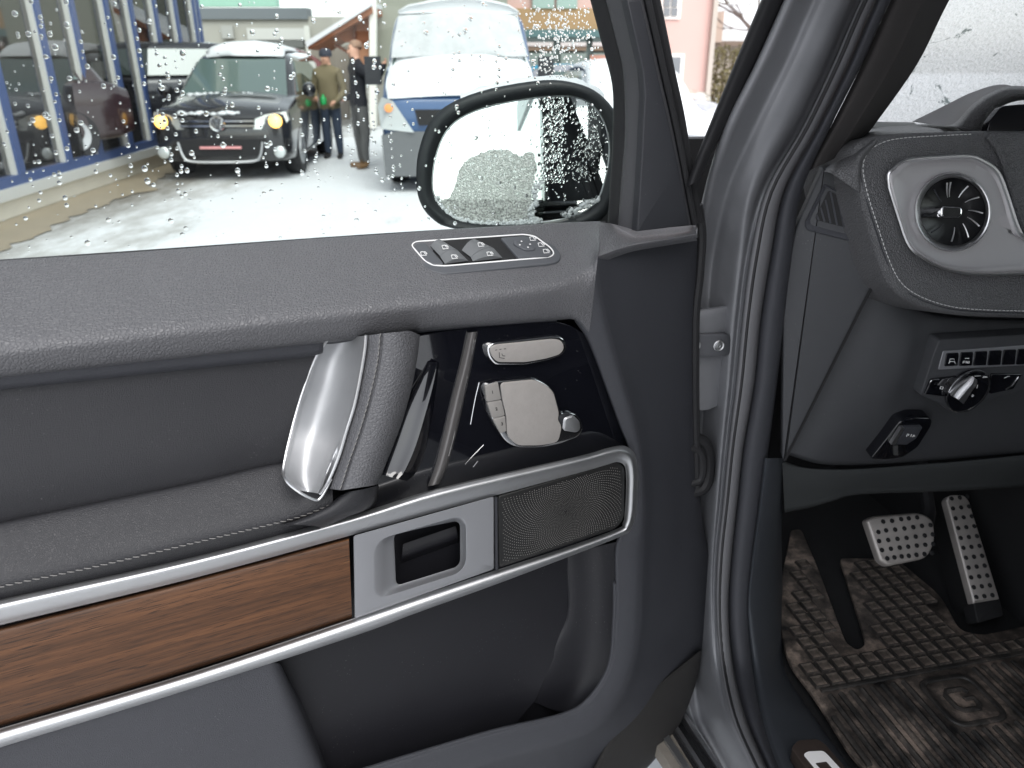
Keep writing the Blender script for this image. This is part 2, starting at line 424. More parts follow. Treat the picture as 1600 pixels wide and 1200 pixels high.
# seat heater bar and seat-shaped adjuster
def pxp(o, sc, pts): return [(o[0] + x * sc, o[1] + y * sc) for x, y in pts]
k2 = .20833; o2 = (680, 490)
bar = rnd(pxp(o2, k2, [(385, 250), (430, 222), (900, 168), (968, 180), (992, 250), (960, 312), (850, 352), (680, 387), (450, 387), (402, 330)]), 7)
hb = plate(DOOR, 'seat_heater_switch', bar, -.006, .008, .0022, M['chrome'], door)
cx = sum(p[0] for p in bar) / len(bar); cy_ = sum(p[1] for p in bar) / len(bar)
plate(DOOR, 'switch_face', [(cx + (p[0] - cx) * .93, cy_ + (p[1] - cy_) * .80) for p in bar], -.0042, .003, .0012, M['seat_metal'], hb)
seat = rnd(pxp(o2, k2, [(365, 540), (470, 510), (740, 484), (820, 520), (892, 577), (940, 755), (1010, 738), (1075, 765), (1115, 845), (1085, 920), (930, 982), (790, 1007), (610, 1005), (530, 965), (478, 885), (420, 780)]), 9)
sb = plate(DOOR, 'seat_adjuster', seat, -.007, .008, .0015, M['chrome'], door)
cx = sum(p[0] for p in seat) / len(seat); cy_ = sum(p[1] for p in seat) / len(seat)
def shr(p, k=.965): return [(cx + (x - cx) * k, cy_ + (y - cy_) * k) for x, y in p]
plate(DOOR, 'seat_back_key', rnd(shr(pxp(o2, k2, [(480, 512), (740, 486), (820, 520), (892, 577), (938, 752), (925, 800), (960, 850), (930, 975), (790, 1000), (610, 1000), (535, 930), (527, 765), (497, 650)])), 8), -.0052, .004, .0012, M['seat_metal'], sb)
for i, q in enumerate([[(368, 543), (468, 512), (492, 642), (382, 662)], [(385, 669), (495, 649), (520, 762), (424, 786)], [(428, 795), (523, 771), (532, 885), (484, 900)]]):
    b = plate(DOOR, 'memory_button', rnd(shr(pxp(o2, k2, q), .985), 2), -.0050, .004, .0008, M['seat_grey'], sb)
for n_, (x, y) in zip('123', [(430, 590), (460, 716), (502, 828)]):
    text('number', n_, DOOR.mat(o2[0] + x * k2, o2[1] + y * k2, -.0047, R(8)), .006, M['black'], sb)
plate(DOOR, 'seat_cushion_key', rnd(shr(pxp(o2, k2, [(975, 790), (1040, 765), (1085, 810), (1092, 870), (1060, 895), (965, 880)]), 1), 4), -.0046, .004, .0012, M['alu'], sb)
tb = MB()
for q in [[(480, 290), (482, 330), (520, 337)], [(500, 300), (505, 316), (525, 318)], [(450, 274), (465, 272)], [(482, 269), (497, 267)], [(515, 265), (530, 263)]]:
    tb.tube([D(o2[0] + x * k2, o2[1] + y * k2, -.0040) for x, y in q], .00035, 5)
tb.build('seat_symbol', M['black'], hb)
for q in [[(330, 515), (300, 640), (265, 830)], [(365, 985), (290, 1060), (225, 1130)], [(320, 1105), (285, 1150)]]:
    MB().tube(cat([D(o2[0] + x * k2, o2[1] + y * k2, -.0136) for x, y in q], 6), .0006, 6).build('reflection_line', M['chrome'], door)  # chrome tubes imitate thin reflections on the gloss panel

# pull handle: aluminium scoop, leather grip, base
k1 = .26667; o1 = (400, 500)
so_ = rnd(pxp(o1, k1, [(425, 122), (655, 95), (604, 330), (562, 530), (445, 850), (395, 1010), (345, 1054), (180, 935), (163, 850), (250, 500), (350, 230)]), [25, 3, 40, 40, 40, 14, 12, 18, 12, 40, 40], 4)
hl = [(512, 531), (493, 561), (480, 598), (467, 633), (455, 680), (446, 722), (447, 748), (466, 766)]
hr = [(575, 524), (573, 548), (566, 590), (557, 633), (545, 672), (533, 712), (517, 750), (503, 772)]
endw = [.012, .0, .0, .0, .006, .028, .048, .060]
def HL(t, w): return [D(x, y, w + (e_ * (1 - .45 * t) if t < .9 and w > -.0395 else 0)) for (x, y), e_ in zip(mixp(hl, hr, t), endw)]
sc = [HL(0, -.04), HL(0, -.026), HL(.03, -.025), HL(.1, -.033), HL(.3, -.038), HL(.5, -.032), HL(.7, -.016), HL(.84, .008), HL(.91, .026), HL(.96, .034), HL(1.0, .033), HL(1.02, .0)]
ph = surf('pull_handle', sc, M['handle'], door, 5, 4, smooth=80)
MB().add([l[-1] for l in sc], [list(range(len(sc)))]).build('handle_tip', M['handle'], ph, 0)
MB().tube(cat(L([(512, 530), (492, 562), (466, 634), (444, 724), (447, 750), (468, 769), (492, 781), (503, 775), (518, 748)], [-.006, -.026, -.026, .002, .022, .036, .036, .035, .034]), 6), .0016, 8).build('handle_rim', M['alu_bright'], ph)
MB().tube(cat(L([(x - 3, y) for x, y in hr], .0365), 6), .0017, 8).build('handle_rim', M['alu_bright'], ph)
gl = [(574, 524), (573, 548), (566, 590), (557, 633), (545, 672), (533, 712), (515, 764)]
gs = [(597, 521), (593, 562), (584, 605), (572, 650), (560, 688), (548, 722), (534, 766)]
gr = [(640, 517), (642, 555), (634, 600), (620, 650), (607, 690), (594, 724), (580, 759)]
ge = [(655, 523), (652, 555), (643, 604), (629, 655), (614, 696), (602, 726), (589, 757)]
grip = [L([(x - 4, y) for x, y in gl], .0), L(gl, .030), L([(x + 2, y) for x, y in gl], .036), L(mixp(gl, gs, .8), .048), L(gs, .0465), L(mixp(gs, gr, .12), .0505), L(mixp(gs, gr, .6), .054), L(gr, .048), L(ge, .030), L(ge, -.014)]
g_ob = surf('grip', grip, M['leather_belt'], door, 5, 4, smooth=80)
for q in (0, -1): MB().add([l[q] for l in grip], [list(range(len(grip)))]).build('grip_end', M['leather'], g_ob, 0)
stitches('stitching', cat(L([(x - 3, y) for x, y in gs], .0488), 8), .0062, .0048, .0005, M['thread_dark'], g_ob, DOOR.n, .0004)
base = rnd([(498, 776), (515, 766), (534, 769), (588, 760), (584, 789), (566, 800), (470, 826), (440, 824)], 5)
surf('grip_base', [L([(440, 822), (480, 806), (512, 790), (530, 775), (536, 772)], .012), L([(447, 820), (486, 806), (518, 790), (537, 774), (544, 769)], .030),
                   L([(470, 820), (510, 808), (540, 794), (560, 778), (570, 764)], .034), L([(500, 824), (540, 806), (566, 796), (583, 780), (589, 759)], .022), L([(505, 830), (545, 812), (570, 802), (587, 786), (592, 760)], -.014)], M['leather_smooth'], door, 5, 4, smooth=80)

# silver trim frame that runs round wood, handle bezel and speaker
oute = [(-130, 969), (0, 937), (300, 871), (550, 805), (690, 762), (900, 714), (950, 700), (976, 697), (992, 710), (997, 740), (996, 770), (994, 801), (986, 826), (970, 838), (880, 873), (772, 914), (655, 956), (555, 993), (300, 1076), (0, 1168), (-130, 1208)]
inne = [(-130, 1011), (0, 977), (300, 904), (550, 836), (690, 797), (900, 740), (945, 727), (964, 722), (975, 727), (978, 742), (978, 770), (976, 803), (973, 817), (963, 827), (880, 857), (772, 892), (655, 931), (555, 965), (300, 1050), (0, 1138), (-130, 1178)]
tr = [L(oute, -.03), L(oute, .002), L(mixp(oute, inne, .12), .010), L(mixp(oute, inne, .35), .0145), L(mixp(oute, inne, .7), .011), L(mixp(oute, inne, .93), .005), L(inne, .002), L(inne, -.012)]
trim = surf('silver_trim', tr, M['alu'], door, 5, 4, smooth=80)

# wood strip
wood = bpy.data.materials.new('walnut'); wood.use_nodes = True
t = wood.node_tree; p = t.nodes['Principled BSDF']; N = t.nodes.new; Lk = t.links.new
tc = N('ShaderNodeTexCoord'); mp = N('ShaderNodeMapping'); mp.vector_type = 'POINT'
mp.inputs['Rotation'].default_value = (0, 0, -(R(90) - DA)); Lk(tc.outputs['Object'], mp.inputs['Vector'])
m1 = N('ShaderNodeMapping'); m1.inputs['Rotation'].default_value = (0, R(4), 0); m1.inputs['Scale'].default_value = (4, 60, 170); Lk(mp.outputs[0], m1.inputs['Vector'])
n1 = N('ShaderNodeTexNoise'); n1.inputs['Scale'].default_value = 1.0; n1.inputs['Detail'].default_value = 9; n1.inputs['Roughness'].default_value = .68; n1.inputs['Distortion'].default_value = .6
Lk(m1.outputs[0], n1.inputs['Vector'])
cr = N('ShaderNodeValToRGB'); e = cr.color_ramp.elements
e[0].position = .28; e[0].color = srgb(52, 34, 21); e[1].position = .75; e[1].color = srgb(102, 68, 43)
x = cr.color_ramp.elements.new(.5); x.color = srgb(78, 51, 32)
Lk(n1.outputs['Fac'], cr.inputs[0])
m2 = N('ShaderNodeMapping'); m2.inputs['Rotation'].default_value = (0, R(4), 0); m2.inputs['Scale'].default_value = (34, 200, 1100); Lk(mp.outputs[0], m2.inputs['Vector'])
n2 = N('ShaderNodeTexNoise'); n2.inputs['Scale'].default_value = 1.0; n2.inputs['Detail'].default_value = 3; Lk(m2.outputs[0], n2.inputs['Vector'])
pr = N('ShaderNodeMapRange'); pr.inputs['From Min'].default_value = .56; pr.inputs['From Max'].default_value = .66; Lk(n2.outputs['Fac'], pr.inputs['Value'])
mx = N('ShaderNodeMix'); mx.data_type = 'RGBA'; Lk(pr.outputs[0], mx.inputs[0]); Lk(cr.outputs[0], mx.inputs[6]); mx.inputs[7].default_value = srgb(34, 21, 13)
pr2 = N('ShaderNodeMapRange'); pr2.inputs['From Min'].default_value = .30; pr2.inputs['From Max'].default_value = .2; Lk(n2.outputs['Fac'], pr2.inputs['Value'])
mx2 = N('ShaderNodeMix'); mx2.data_type = 'RGBA'; Lk(pr2.outputs[0], mx2.inputs[0]); Lk(mx.outputs[2], mx2.inputs[6]); mx2.inputs[7].default_value = srgb(140, 100, 66)
Lk(mx2.outputs[2], p.inputs['Base Color']); p.inputs['Roughness'].default_value = .55; p.inputs['Specular IOR Level'].default_value = .35
bp = N('ShaderNodeBump'); bp.inputs['Strength'].default_value = .35; bp.inputs['Distance'].default_value = .0006
Lk(n2.outputs['Fac'], bp.inputs['Height']); Lk(bp.outputs[0], p.inputs['Normal'])
wt = [(-130, 1014), (0, 980), (270, 913), (545, 839)]; wb = [(-130, 1174), (0, 1135), (275, 1054), (550, 966)]
wtb = [wt, mixp(wt, wb, .02), mixp(wt, wb, .08), mixp(wt, wb, .35), mixp(wt, wb, .7), mixp(wt, wb, .94), wb]
surf('wood_strip', [L(l, w_) for l, w_ in zip(wtb, [-.012, -.001, .004, .009, .009, .003, -.008])], wood, door, 5, 4, smooth=80)
# bezel with the door opener recess
k3 = .2875; o3 = (540, 680)
bo = [(552, 837), (772, 775), (772, 889), (554, 967)]
bo_r = rnd(bo, [4, 4, 4, 4], 6)
def rc(pts, r): return rnd(pxp(o3, k3, pts), r, 6)
in1 = rc([(150, 575), (658, 425), (662, 740), (150, 905)], [26, 26, 26, 26])
in2 = rc([(262, 535), (622, 462), (622, 710), (275, 818)], [10, 12, 12, 10])
bz = ringplate(DOOR, 'opener_bezel', bo_r, in1, [(0, -.012), (0, .006), (.03, .008), (.5, .0085), (1, .008)], M['alu_paint'], door)
rs = [[D(x, y, .008) for x, y in in1]]
for t_, w_ in [(.12, .0078), (.5, .0), (.85, -.0075), (.97, -.0085), (1, -.010)]:
    rs.append([D(a[0] + (b[0] - a[0]) * t_, a[1] + (b[1] - a[1]) * t_, w_) for a, b in zip(in1, in2)])
MB().rings(rs).build('recess_rim', M['alu_paint'], bz, 60)
rs = [[D(x, y, -.0095) for x, y in in2], [D(x, y, -.05) for x, y in in2]]
MB().rings(rs, True, False, True).build('recess_cup', M['pocket'], bz, 40)
surf('opener_lever', [L([(628, 880), (665, 866), (715, 848)], -.045), L([(628, 870), (665, 856), (715, 838)], -.03), L([(630, 850), (665, 838), (712, 822)], -.034)], M['pocket'], bz, 4, 4)
# speaker grille with its pattern of holes
spk = rnd([(778, 776), (964, 722), (977, 730), (976, 812), (962, 827), (780, 888)], [6, 4, 8, 14, 8, 6])
sg = plate(DOOR, 'speaker_grille', spk, .003, .02, .002, M['grille'], door)
MB().tube([D(775, 777, .005), D(776, 889, .005)], .0022, 8).build('grille_edge', M['plastic_dark'], sg)
uvs = [DOOR.uv(x, y, .0032) for x, y in spk]
ins = inset(uvs, .006)
def inside(q, poly):
    c = False; n = len(poly)
    for i in range(n):
        a, b = poly[i], poly[i - 1]
        if (a.y > q.y) != (b.y > q.y) and q.x < (b.x - a.x) * (q.y - a.y) / (b.y - a.y) + a.x: c = not c
    return c
cen = DOOR.uv(884, 800, .0032); dots = MB(); ga = math.pi * (3 - math.sqrt(5))
for i in range(4, 6400):
    r_ = .00105 * math.sqrt(i) * (1 + i / 5200); q = cen + Vector((math.cos(i * ga), math.sin(i * ga))) * r_
    if not inside(q, ins): continue
    s_ = .00028 + .00038 * min(1, r_ / .05)
    rg = [[DOOR.P(q.x + math.cos(a * math.pi / 3) * s_ * f, q.y + math.sin(a * math.pi / 3) * s_ * f, .003 + h) for a in range(6)] for f, h in ((1, 0), (.6, .0006))]
    dots.rings(rg, True, False, True)
dt = dots.build('grille_studs', M['grille_dot'], sg, 60, False); dt['kind'] = 'stuff'

# lower pocket: lining on the left, deep wall, inner corner and lip
ll = [(-130, 1196), (0, 1156), (200, 1098), (380, 1046), (432, 1036), (444, 1050)]
lm = [(-130, 1290), (0, 1255), (200, 1205), (400, 1145), (462, 1115), (478, 1115)]
lb = [(-130, 1420), (0, 1390), (200, 1340), (420, 1290), (505, 1235), (520, 1225)]
surf('lower_lining', [L(ll, [0, 0, 0, 0, -.004, -.05]), L(lm, [0, 0, 0, 0, -.004, -.05]), L(lb, [.004, .004, .004, .004, .0, -.05])], M['plastic'], door, 6, 6, smooth=80)
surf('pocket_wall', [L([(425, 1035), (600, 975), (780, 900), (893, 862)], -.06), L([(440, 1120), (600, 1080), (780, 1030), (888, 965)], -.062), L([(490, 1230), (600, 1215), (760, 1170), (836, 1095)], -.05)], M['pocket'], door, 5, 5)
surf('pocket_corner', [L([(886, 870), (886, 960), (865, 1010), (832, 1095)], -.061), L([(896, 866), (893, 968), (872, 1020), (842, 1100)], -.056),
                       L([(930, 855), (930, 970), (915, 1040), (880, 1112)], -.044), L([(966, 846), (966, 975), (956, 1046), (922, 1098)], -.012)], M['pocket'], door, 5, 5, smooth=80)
MB().tube(cat(L(inn[8:], -.006), 6), .0035, 8).build('pocket_lip', M['plastic'], door)
# kick mesh low at the hinge edge
kl = [(1094, 1016), (1050, 1050), (1010, 1082), (985, 1108), (965, 1131), (945, 1165), (927, 1200), (900, 1260)]
kr = [(1096, 1020), (1088, 1060), (1077, 1092), (1064, 1122), (1047, 1150), (1030, 1172), (1010, 1196), (950, 1260)]
kw = [-.048, -.044, -.042, -.04, -.038, -.036, -.034, -.03]
kick_m = material('kick_mesh', srgb(40, 38, 37), .6, bump=('leather', 900, 1.0), var=.3, vscale=60, dust=1.0)
def Lw(p, dw): return [D(x, y, w_ + dw) for (x, y), w_ in zip(p, kw)]
surf('kick_mesh', [Lw(kl, -.006), Lw(mixp(kl, kr, .06), .012), Lw(mixp(kl, kr, .5), .010), Lw(kr, -.004), Lw(kr, -.03)], kick_m, door, 5, 4, smooth=80)

# window frame at the hinge side
def ext(p): return [(p[0][0] + (p[0][0] - p[1][0]) * 2.6, p[0][1] + (p[0][1] - p[1][1]) * 2.6)] + p
e0 = ext([(923, 0), (940, 65), (957, 133), (958, 200), (955, 270), (950, 348)])
e1 = ext([(947, 0), (962, 60), (974, 115), (977, 200), (972, 270), (966, 352)])
e2 = ext([(977, 0), (990, 58), (1002, 110), (1005, 150), (1000, 250), (993, 360)])
e3 = ext([(1006, 0), (1020, 60), (1036, 130), (1050, 190), (1065, 260), (1082, 352)])
e4 = ext([(1030, 0), (1040, 50), (1052, 110), (1066, 175), (1078, 250), (1095, 345)])
surf('window_channel', [L(e0, -.115), L(e0, -.098), L(mixp(e0, e1, .5), -.085), L(mixp(e0, e1, .93), -.074), L(e1, -.076)], M['rubber'], door, 5, 4, smooth=80)
surf('frame_trim', [L(e1, -.080), L(mixp(e1, e2, .06), -.068), L(mixp(e1, e2, .9), -.042), L(e2, -.038), L(mixp(e2, e3, .12), -.036), L(e3, -.040), L(e3, -.08)], material('frame_grey', srgb(70, 70, 73), .5, bump=('noise', 800, .15), dust=.4, var=.1), door, 5, 4, smooth=45)
plate(DOOR, 'corner_cover', [(996, 362)] + [(x + 3, y) for x, y in e2[:0:-1]] + [(x - 4, y) for x, y in e3[1:]], -.029, .012, .002, M['plastic_dark'], door)
mid = mixp(e3, e4, .5)
MB().tube(cat(L(mixp(e3, e4, .25), -.036), 5), .0042, 8).build('frame_seal', M['rubber'], door)
MB().tube(cat(L(mixp(e3, e4, .72), -.046), 5), .0062, 8).build('outer_seal', M['rubber'], door)
MB().tube(cat(L([(1091, 320), (1096, 352), (1097, 380), (1093, 437), (1087, 500), (1087, 640), (1090, 760)], -.052), 5), .0058, 8).build('edge_seal', M['rubber'], door)
# upper frame of the window, above the picture
MB().tube([D(-150, -700, -.10), D(500, -700, -.10), D(*e1[0], -.075)], .02, 8).build('upper_frame', M['rubber'], door)

# window switch module on the pad
so3 = D(750, 386, -.068)
SW = Frame(so3, DOOR.ex, D(750, 357, -.100) - D(750, 420, -.030))
k8 = .175; o8 = (620, 340)
def q8(pts): return pxp(o8, k8, pts)
sm = plate(SW, 'window_switch_panel', rnd(q8([(38, 245), (95, 200), (1120, 132), (1210, 150), (1410, 245), (1474, 330), (1455, 385), (1370, 408), (420, 502), (290, 470), (140, 375)]), 8), .0035, .012, .002, M['switch'], door)
ri = rnd(q8([(128, 248), (165, 215), (1130, 150), (1230, 165), (1375, 270), (1408, 322), (1368, 352), (430, 432), (320, 425), (250, 385)]), 6)
MB().tube([SW.pt(x, y, .0042) for x, y in ri], .0009, 8, True).build('ring_trim', M['white'], sm)
plate(SW, 'switch_well', [(x, y) for x, y in ri], .0037, .003, 0, M['black'], sm)
plate(SW, 'lock_button', rnd(q8([(150, 250), (185, 225), (255, 222), (425, 412), (330, 415), (255, 375)]), 4), .0062, .004, .0012, M['switch'], sm)
for pa in [[(300, 250), (405, 205), (545, 290), (385, 340)], [(385, 342), (545, 292), (640, 385), (430, 412)]], [[(580, 290), (700, 190), (860, 268), (660, 350)], [(660, 352), (865, 270), (945, 360), (680, 390)]]:
    for qq in pa:
        uv = [SW.uv(*q, .006) for q in q8(qq)]
        g = []
        for i in range(7):
            s_ = i / 6; a = uv[0].lerp(uv[3], s_); b = uv[1].lerp(uv[2], s_)
            g.append([SW.P(*a.lerp(b, t_), .003 + .0075 * math.sin(math.pi * (.06 + .88 * t_)) ** .6) for t_ in [j / 8 for j in range(9)]])
        mbx = MB().rings(g, False)
        mbx.add([p for p in g[0]], [list(range(9))]).add([p for p in g[-1]], [list(range(9))])
        mbx.build('window_rocker', M['rocker'], sm, 60)
plate(SW, 'mirror_control_block', rnd(q8([(925, 178), (1130, 160), (1225, 175), (1365, 275), (1392, 322), (1360, 342), (1085, 358)]), 3), .0066, .005, .001, M['switch'], sm)
plate(SW, 'mirror_joystick', rnd(q8([(1040, 215), (1065, 195), (1165, 198), (1240, 258), (1235, 285), (1140, 285), (1050, 235)]), 4), .0092, .004, .0015, M['switch'], sm)
tb = MB()
def glyph(cx, cy):
    for q in [[(-28, -10), (-20, 18), (28, 14)], [(-30, -12), (-4, -16)], [(0, -14), (16, 6), (30, 2), (12, -16), (0, -14)]]:
        tb.tube([SW.pt(o8[0] + (cx + x) * k8, o8[1] + (cy + y) * k8, wz) for x, y in q], .00045, 5)
for (cx, cy, wz) in [(240, 320, .0066), (432, 262, .0112), (515, 348, .0112), (752, 240, .0112), (832, 322, .0112), (1215, 186, .0070), (1290, 240, .0070), (1335, 298, .0070)]: glyph(cx, cy)
for x, y in [(1113, 213), (1190, 238), (1098, 245), (1172, 266)]:
    a = SW.pt(o8[0] + x * k8, o8[1] + y * k8, .0094); tb.tube([a, a + SW.n * .0004], .0012, 4)
tb.build('switch_symbols', M['white'], sm)['kind'] = 'stuff'
# ================================================================== window glass, mirror, drops
gm = bpy.data.materials.new('window_glass'); gm.use_nodes = True
t = gm.node_tree; t.nodes.remove(t.nodes['Principled BSDF']); N = t.nodes.new
trn = N('ShaderNodeBsdfTransparent'); trn.inputs[0].default_value = (.93, .965, .95, 1)
gls = N('ShaderNodeBsdfGlossy'); gls.inputs['Roughness'].default_value = .01
frn = N('ShaderNodeFresnel'); frn.inputs[0].default_value = 1.25
mxs = N('ShaderNodeMixShader'); t.links.new(frn.outputs[0], mxs.inputs[0]); t.links.new(trn.outputs[0], mxs.inputs[1]); t.links.new(gls.outputs[0], mxs.inputs[2])
t.links.new(mxs.outputs[0], t.nodes['Material Output'].inputs[0])
M['glass'] = gm
gpx = [(-160, 440), (-160, -640), (500, -640), (790, -420)] + [(x + 5, y) for x, y in e0[1:]] + [(940, 380), (500, 392)]
plate(DOOR, 'window_pane', gpx, -.104, .004, 0, gm, door)
MB().tube([D(-160, 423, -.102), D(250, 394, -.102), D(600, 369, -.102), D(945, 349, -.102)], .0032, 8).build('waist_seal', M['rubber'], door)

MIR = Frame(Z(800, 240, 1.22), (math.cos(R(7)), math.sin(R(7)), 0), (-.02, .11, 1))
k9 = 1 / 3; o9 = (600, 0)
ho = [Vector(p) for p in pxp(o9, k9, [(152, 860), (160, 720), (215, 570), (320, 480), (500, 415), (750, 375), (900, 390), (1010, 440), (1090, 540), (1120, 700), (1090, 880), (1020, 1030), (850, 1085), (550, 1095), (310, 1068), (220, 1020), (170, 950)])]
gi = [Vector(p) for p in pxp(o9, k9, [(226, 860), (240, 740), (292, 615), (390, 535), (560, 482), (770, 452), (900, 455), (985, 500), (1040, 590), (1058, 700), (1040, 830), (985, 960), (830, 1030), (560, 1052), (370, 1035), (290, 990), (240, 925)])]
ho = cat(ho, 4, True); gi = cat(gi, 4, True)
hm = material('mirror_housing', srgb(40, 42, 45), .45, spec=.4, var=.15, vscale=20, dust=.5)
prof = [(.5, -.0, -.10), (.8, 0, -.085), (.96, 0, -.055), (1.0, 0, -.02), (1.0, 0, .0)]
cxm = sum((p for p in ho), Vector((0, 0))) / len(ho)
rs = [[MIR.pt(cxm.x + (p.x - cxm.x) * s_, cxm.y + (p.y - cxm.y) * s_, w_) for p in ho] for s_, _, w_ in prof]
for t_, w_ in [(.25, .006), (.7, .004), (.95, -.004), (1.0, -.014)]:
    rs.append([MIR.pt(*a.lerp(b, t_), w_) for a, b in zip(ho, gi)])
mh = MB().rings(rs, True, True, False).build('wing_mirror', hm, door, 60)
mir = material('mirror_silver', (.86, .89, .88), .015, metal=1.0)
MB().rings([[MIR.pt(*p, -.011) for p in gi]], True, False, True).add([MIR.pt(*p, -.010) for p in gi], [list(range(len(gi)))]).build('mirror_glass', mir, mh, 0)
MB().tube([MIR.pt(*p, -.009) for p in gi], .0014, 6, True).build('mirror_edge', M['alu'], mh)
MB().tube([MIR.pt(880, 345, -.06), D(930, 430, -.22), D(960, 450, -.16)], [.03, .035, .035], 10).build('mirror_arm', hm, mh)

# wet snow on the mirror
wet = bpy.data.materials.new('wet_snow'); wet.use_nodes = True
t = wet.node_tree; p = t.nodes['Principled BSDF']; N = t.nodes.new
p.inputs['Base Color'].default_value = (.62, .63, .60, 1); p.inputs['Roughness'].default_value = .35
tc = N('ShaderNodeTexCoord'); vo = N('ShaderNodeTexVoronoi'); vo.inputs['Scale'].default_value = 420; t.links.new(tc.outputs['Object'], vo.inputs['Vector'])
nz = N('ShaderNodeTexNoise'); nz.inputs['Scale'].default_value = 150; nz.inputs['Detail'].default_value = 6; t.links.new(tc.outputs['Object'], nz.inputs['Vector'])
bp = N('ShaderNodeBump'); bp.inputs['Strength'].default_value = .9; bp.inputs['Distance'].default_value = .002
ad = N('ShaderNodeMath'); t.links.new(vo.outputs['Distance'], ad.inputs[0]); t.links.new(nz.outputs['Fac'], ad.inputs[1])
t.links.new(ad.outputs[0], bp.inputs['Height']); t.links.new(bp.outputs[0], p.inputs['Normal'])
cr = N('ShaderNodeValToRGB'); cr.color_ramp.elements[0].position = .3; cr.color_ramp.elements[0].color = (.62, .63, .60, 1); cr.color_ramp.elements[1].position = .7; cr.color_ramp.elements[1].color = (.95, .95, .92, 1)
t.links.new(nz.outputs['Fac'], cr.inputs[0]); t.links.new(cr.outputs[0], p.inputs['Base Color'])
out_ = t.nodes['Material Output']; tsp = N('ShaderNodeBsdfTransparent'); mxw = N('ShaderNodeMixShader')
nzb = N('ShaderNodeTexNoise'); nzb.inputs['Scale'].default_value = 300; nzb.inputs['Detail'].default_value = 4; t.links.new(tc.outputs['Object'], nzb.inputs['Vector'])
mrw = N('ShaderNodeMapRange'); mrw.inputs['From Min'].default_value = .38; mrw.inputs['From Max'].default_value = .62; mrw.inputs['To Min'].default_value = .25; mrw.inputs['To Max'].default_value = .85
t.links.new(nzb.outputs['Fac'], mrw.inputs['Value']); t.links.new(mrw.outputs[0], mxw.inputs[0]); t.links.new(tsp.outputs[0], mxw.inputs[1]); t.links.new(p.outputs[0], mxw.inputs[2]); t.links.new(mxw.outputs[0], out_.inputs[0])
M['wet'] = wet
rg = random.Random(3)
def blob_outline(c, rx, ry, n, jit, a0=0, a1=2 * math.pi):
    return [Vector((c[0] + math.cos(a0 + (a1 - a0) * i / n) * rx * (1 + rg.uniform(-jit, jit)), c[1] + math.sin(a0 + (a1 - a0) * i / n) * ry * (1 + rg.uniform(-jit, jit)))) for i in range(n)]
fro = [Vector(p) for p in pxp(o9, k9, [(246, 935), (300, 930), (335, 860), (350, 800), (385, 755), (430, 725), (490, 705), (550, 700), (600, 712), (640, 735), (665, 715), (700, 720), (715, 780), (705, 850), (690, 905), (700, 980), (690, 1035), (560, 1050), (400, 1036), (320, 1008), (275, 975)])]
fro = cat(fro, 5, True)
fro = [q + Vector((rg.uniform(-1.6, 1.6), rg.uniform(-1.6, 1.6))) for q in fro]
sm_ = plate(MIR, 'wet_snow_film', [(q.x, q.y) for q in fro], -.0082, .0012, 0, wet)
tag(sm_, 'grainy film of wet snow on the mirror glass', 'wet snow', kind='stuff')
def crust(mb, pts, r0, r1, n, spread, fr, w):
    q = resample(pts, n)
    for c in q:
        u = fr.uv(c.x + rg.gauss(0, spread), c.y + rg.gauss(0, spread), w); r_ = rg.uniform(r0, r1)
        o = fr.P(u.x, u.y, w)
        bm = bmesh.new(); bmesh.ops.create_icosphere(bm, subdivisions=1, radius=r_)
        vs = [o + v.co * rg.uniform(.75, 1.25) for v in bm.verts]; fs = [[v.index for v in f.verts] for f in bm.faces]; bm.free()
        mb.add(vs, fs)
cb = MB()
crust(cb, [Vector(p) for p in pxp(o9, k9, [(240, 930), (280, 990), (340, 1030), (450, 1052), (600, 1050), (735, 1035)])], .0012, .0040, 330, 2.2, MIR, -.006)
crust(cb, [Vector(p) for p in pxp(o9, k9, [(745, 850), (700, 890), (715, 940), (690, 985), (705, 1030)])], .0012, .0038, 90, 2.4, MIR, -.006)
crust(cb, [Vector(p) for p in pxp(o9, k9, [(845, 1010), (900, 990), (960, 955), (1010, 935)])], .0015, .004, 90, 2.0, MIR, -.003)
tag(cb.build('snow_crust', M['snow'], None, 60, False), 'crumbly white snow along the lower edge of the wing mirror', 'snow', kind='stuff')
cb = MB()
tp = [p for p in ho if p.y < 160 and p.x > 690]
rs = [[MIR.pt(p.x, p.y + 3, -.012) for p in tp], [MIR.pt(p.x, p.y - 3, -.02) for p in tp], [MIR.pt(p.x, p.y - 7 + 2 * math.sin(p.x * .2), -.05) for p in tp], [MIR.pt(p.x, p.y + 4, -.075) for p in tp]]
tag(cb.rings(rs, False).build('mirror_snow', M['snow'], None, 60), 'thin cap of melting snow on top of the wing mirror housing', 'snow', kind='stuff')

# rain drops on the outside of the pane (real lenses of water)
water = material('water', (1, 1, 1), .0, trans=1.0, ior=1.33, spec=.5)
def drop(mb, fr, u, v, r, w, sgn, el=1.0):
    rs = []
    for f, h in ((1, 0), (.92, .32), (.66, .6), (.3, .74)):
        rs.append([fr.P(u + math.cos(a * math.pi / 5) * r * f, v + math.sin(a * math.pi / 5) * r * f * el, w + sgn * h * r) for a in range(10)])
    mb.rings(rs, True, True, True)
drops = MB(); wg = -.1082
gw = [Vector(p) for p in [(2, 400), (2, 2), (918, 2), (950, 128), (952, 205), (946, 340)]]
def okpx(x, y): return inside(Vector((x, y)), gw)
def put(x, y, r):
    if okpx(x, y):
        u = DOOR.uv(x, y, wg); drop(drops, DOOR, u.x, u.y, r, wg, -1, rg.uniform(.95, 1.2))
for _ in range(430): put(rg.uniform(0, 950), rg.uniform(0, 400), rg.choice([.0007, .0009, .0011, .0014]) * rg.uniform(.8, 1.1))
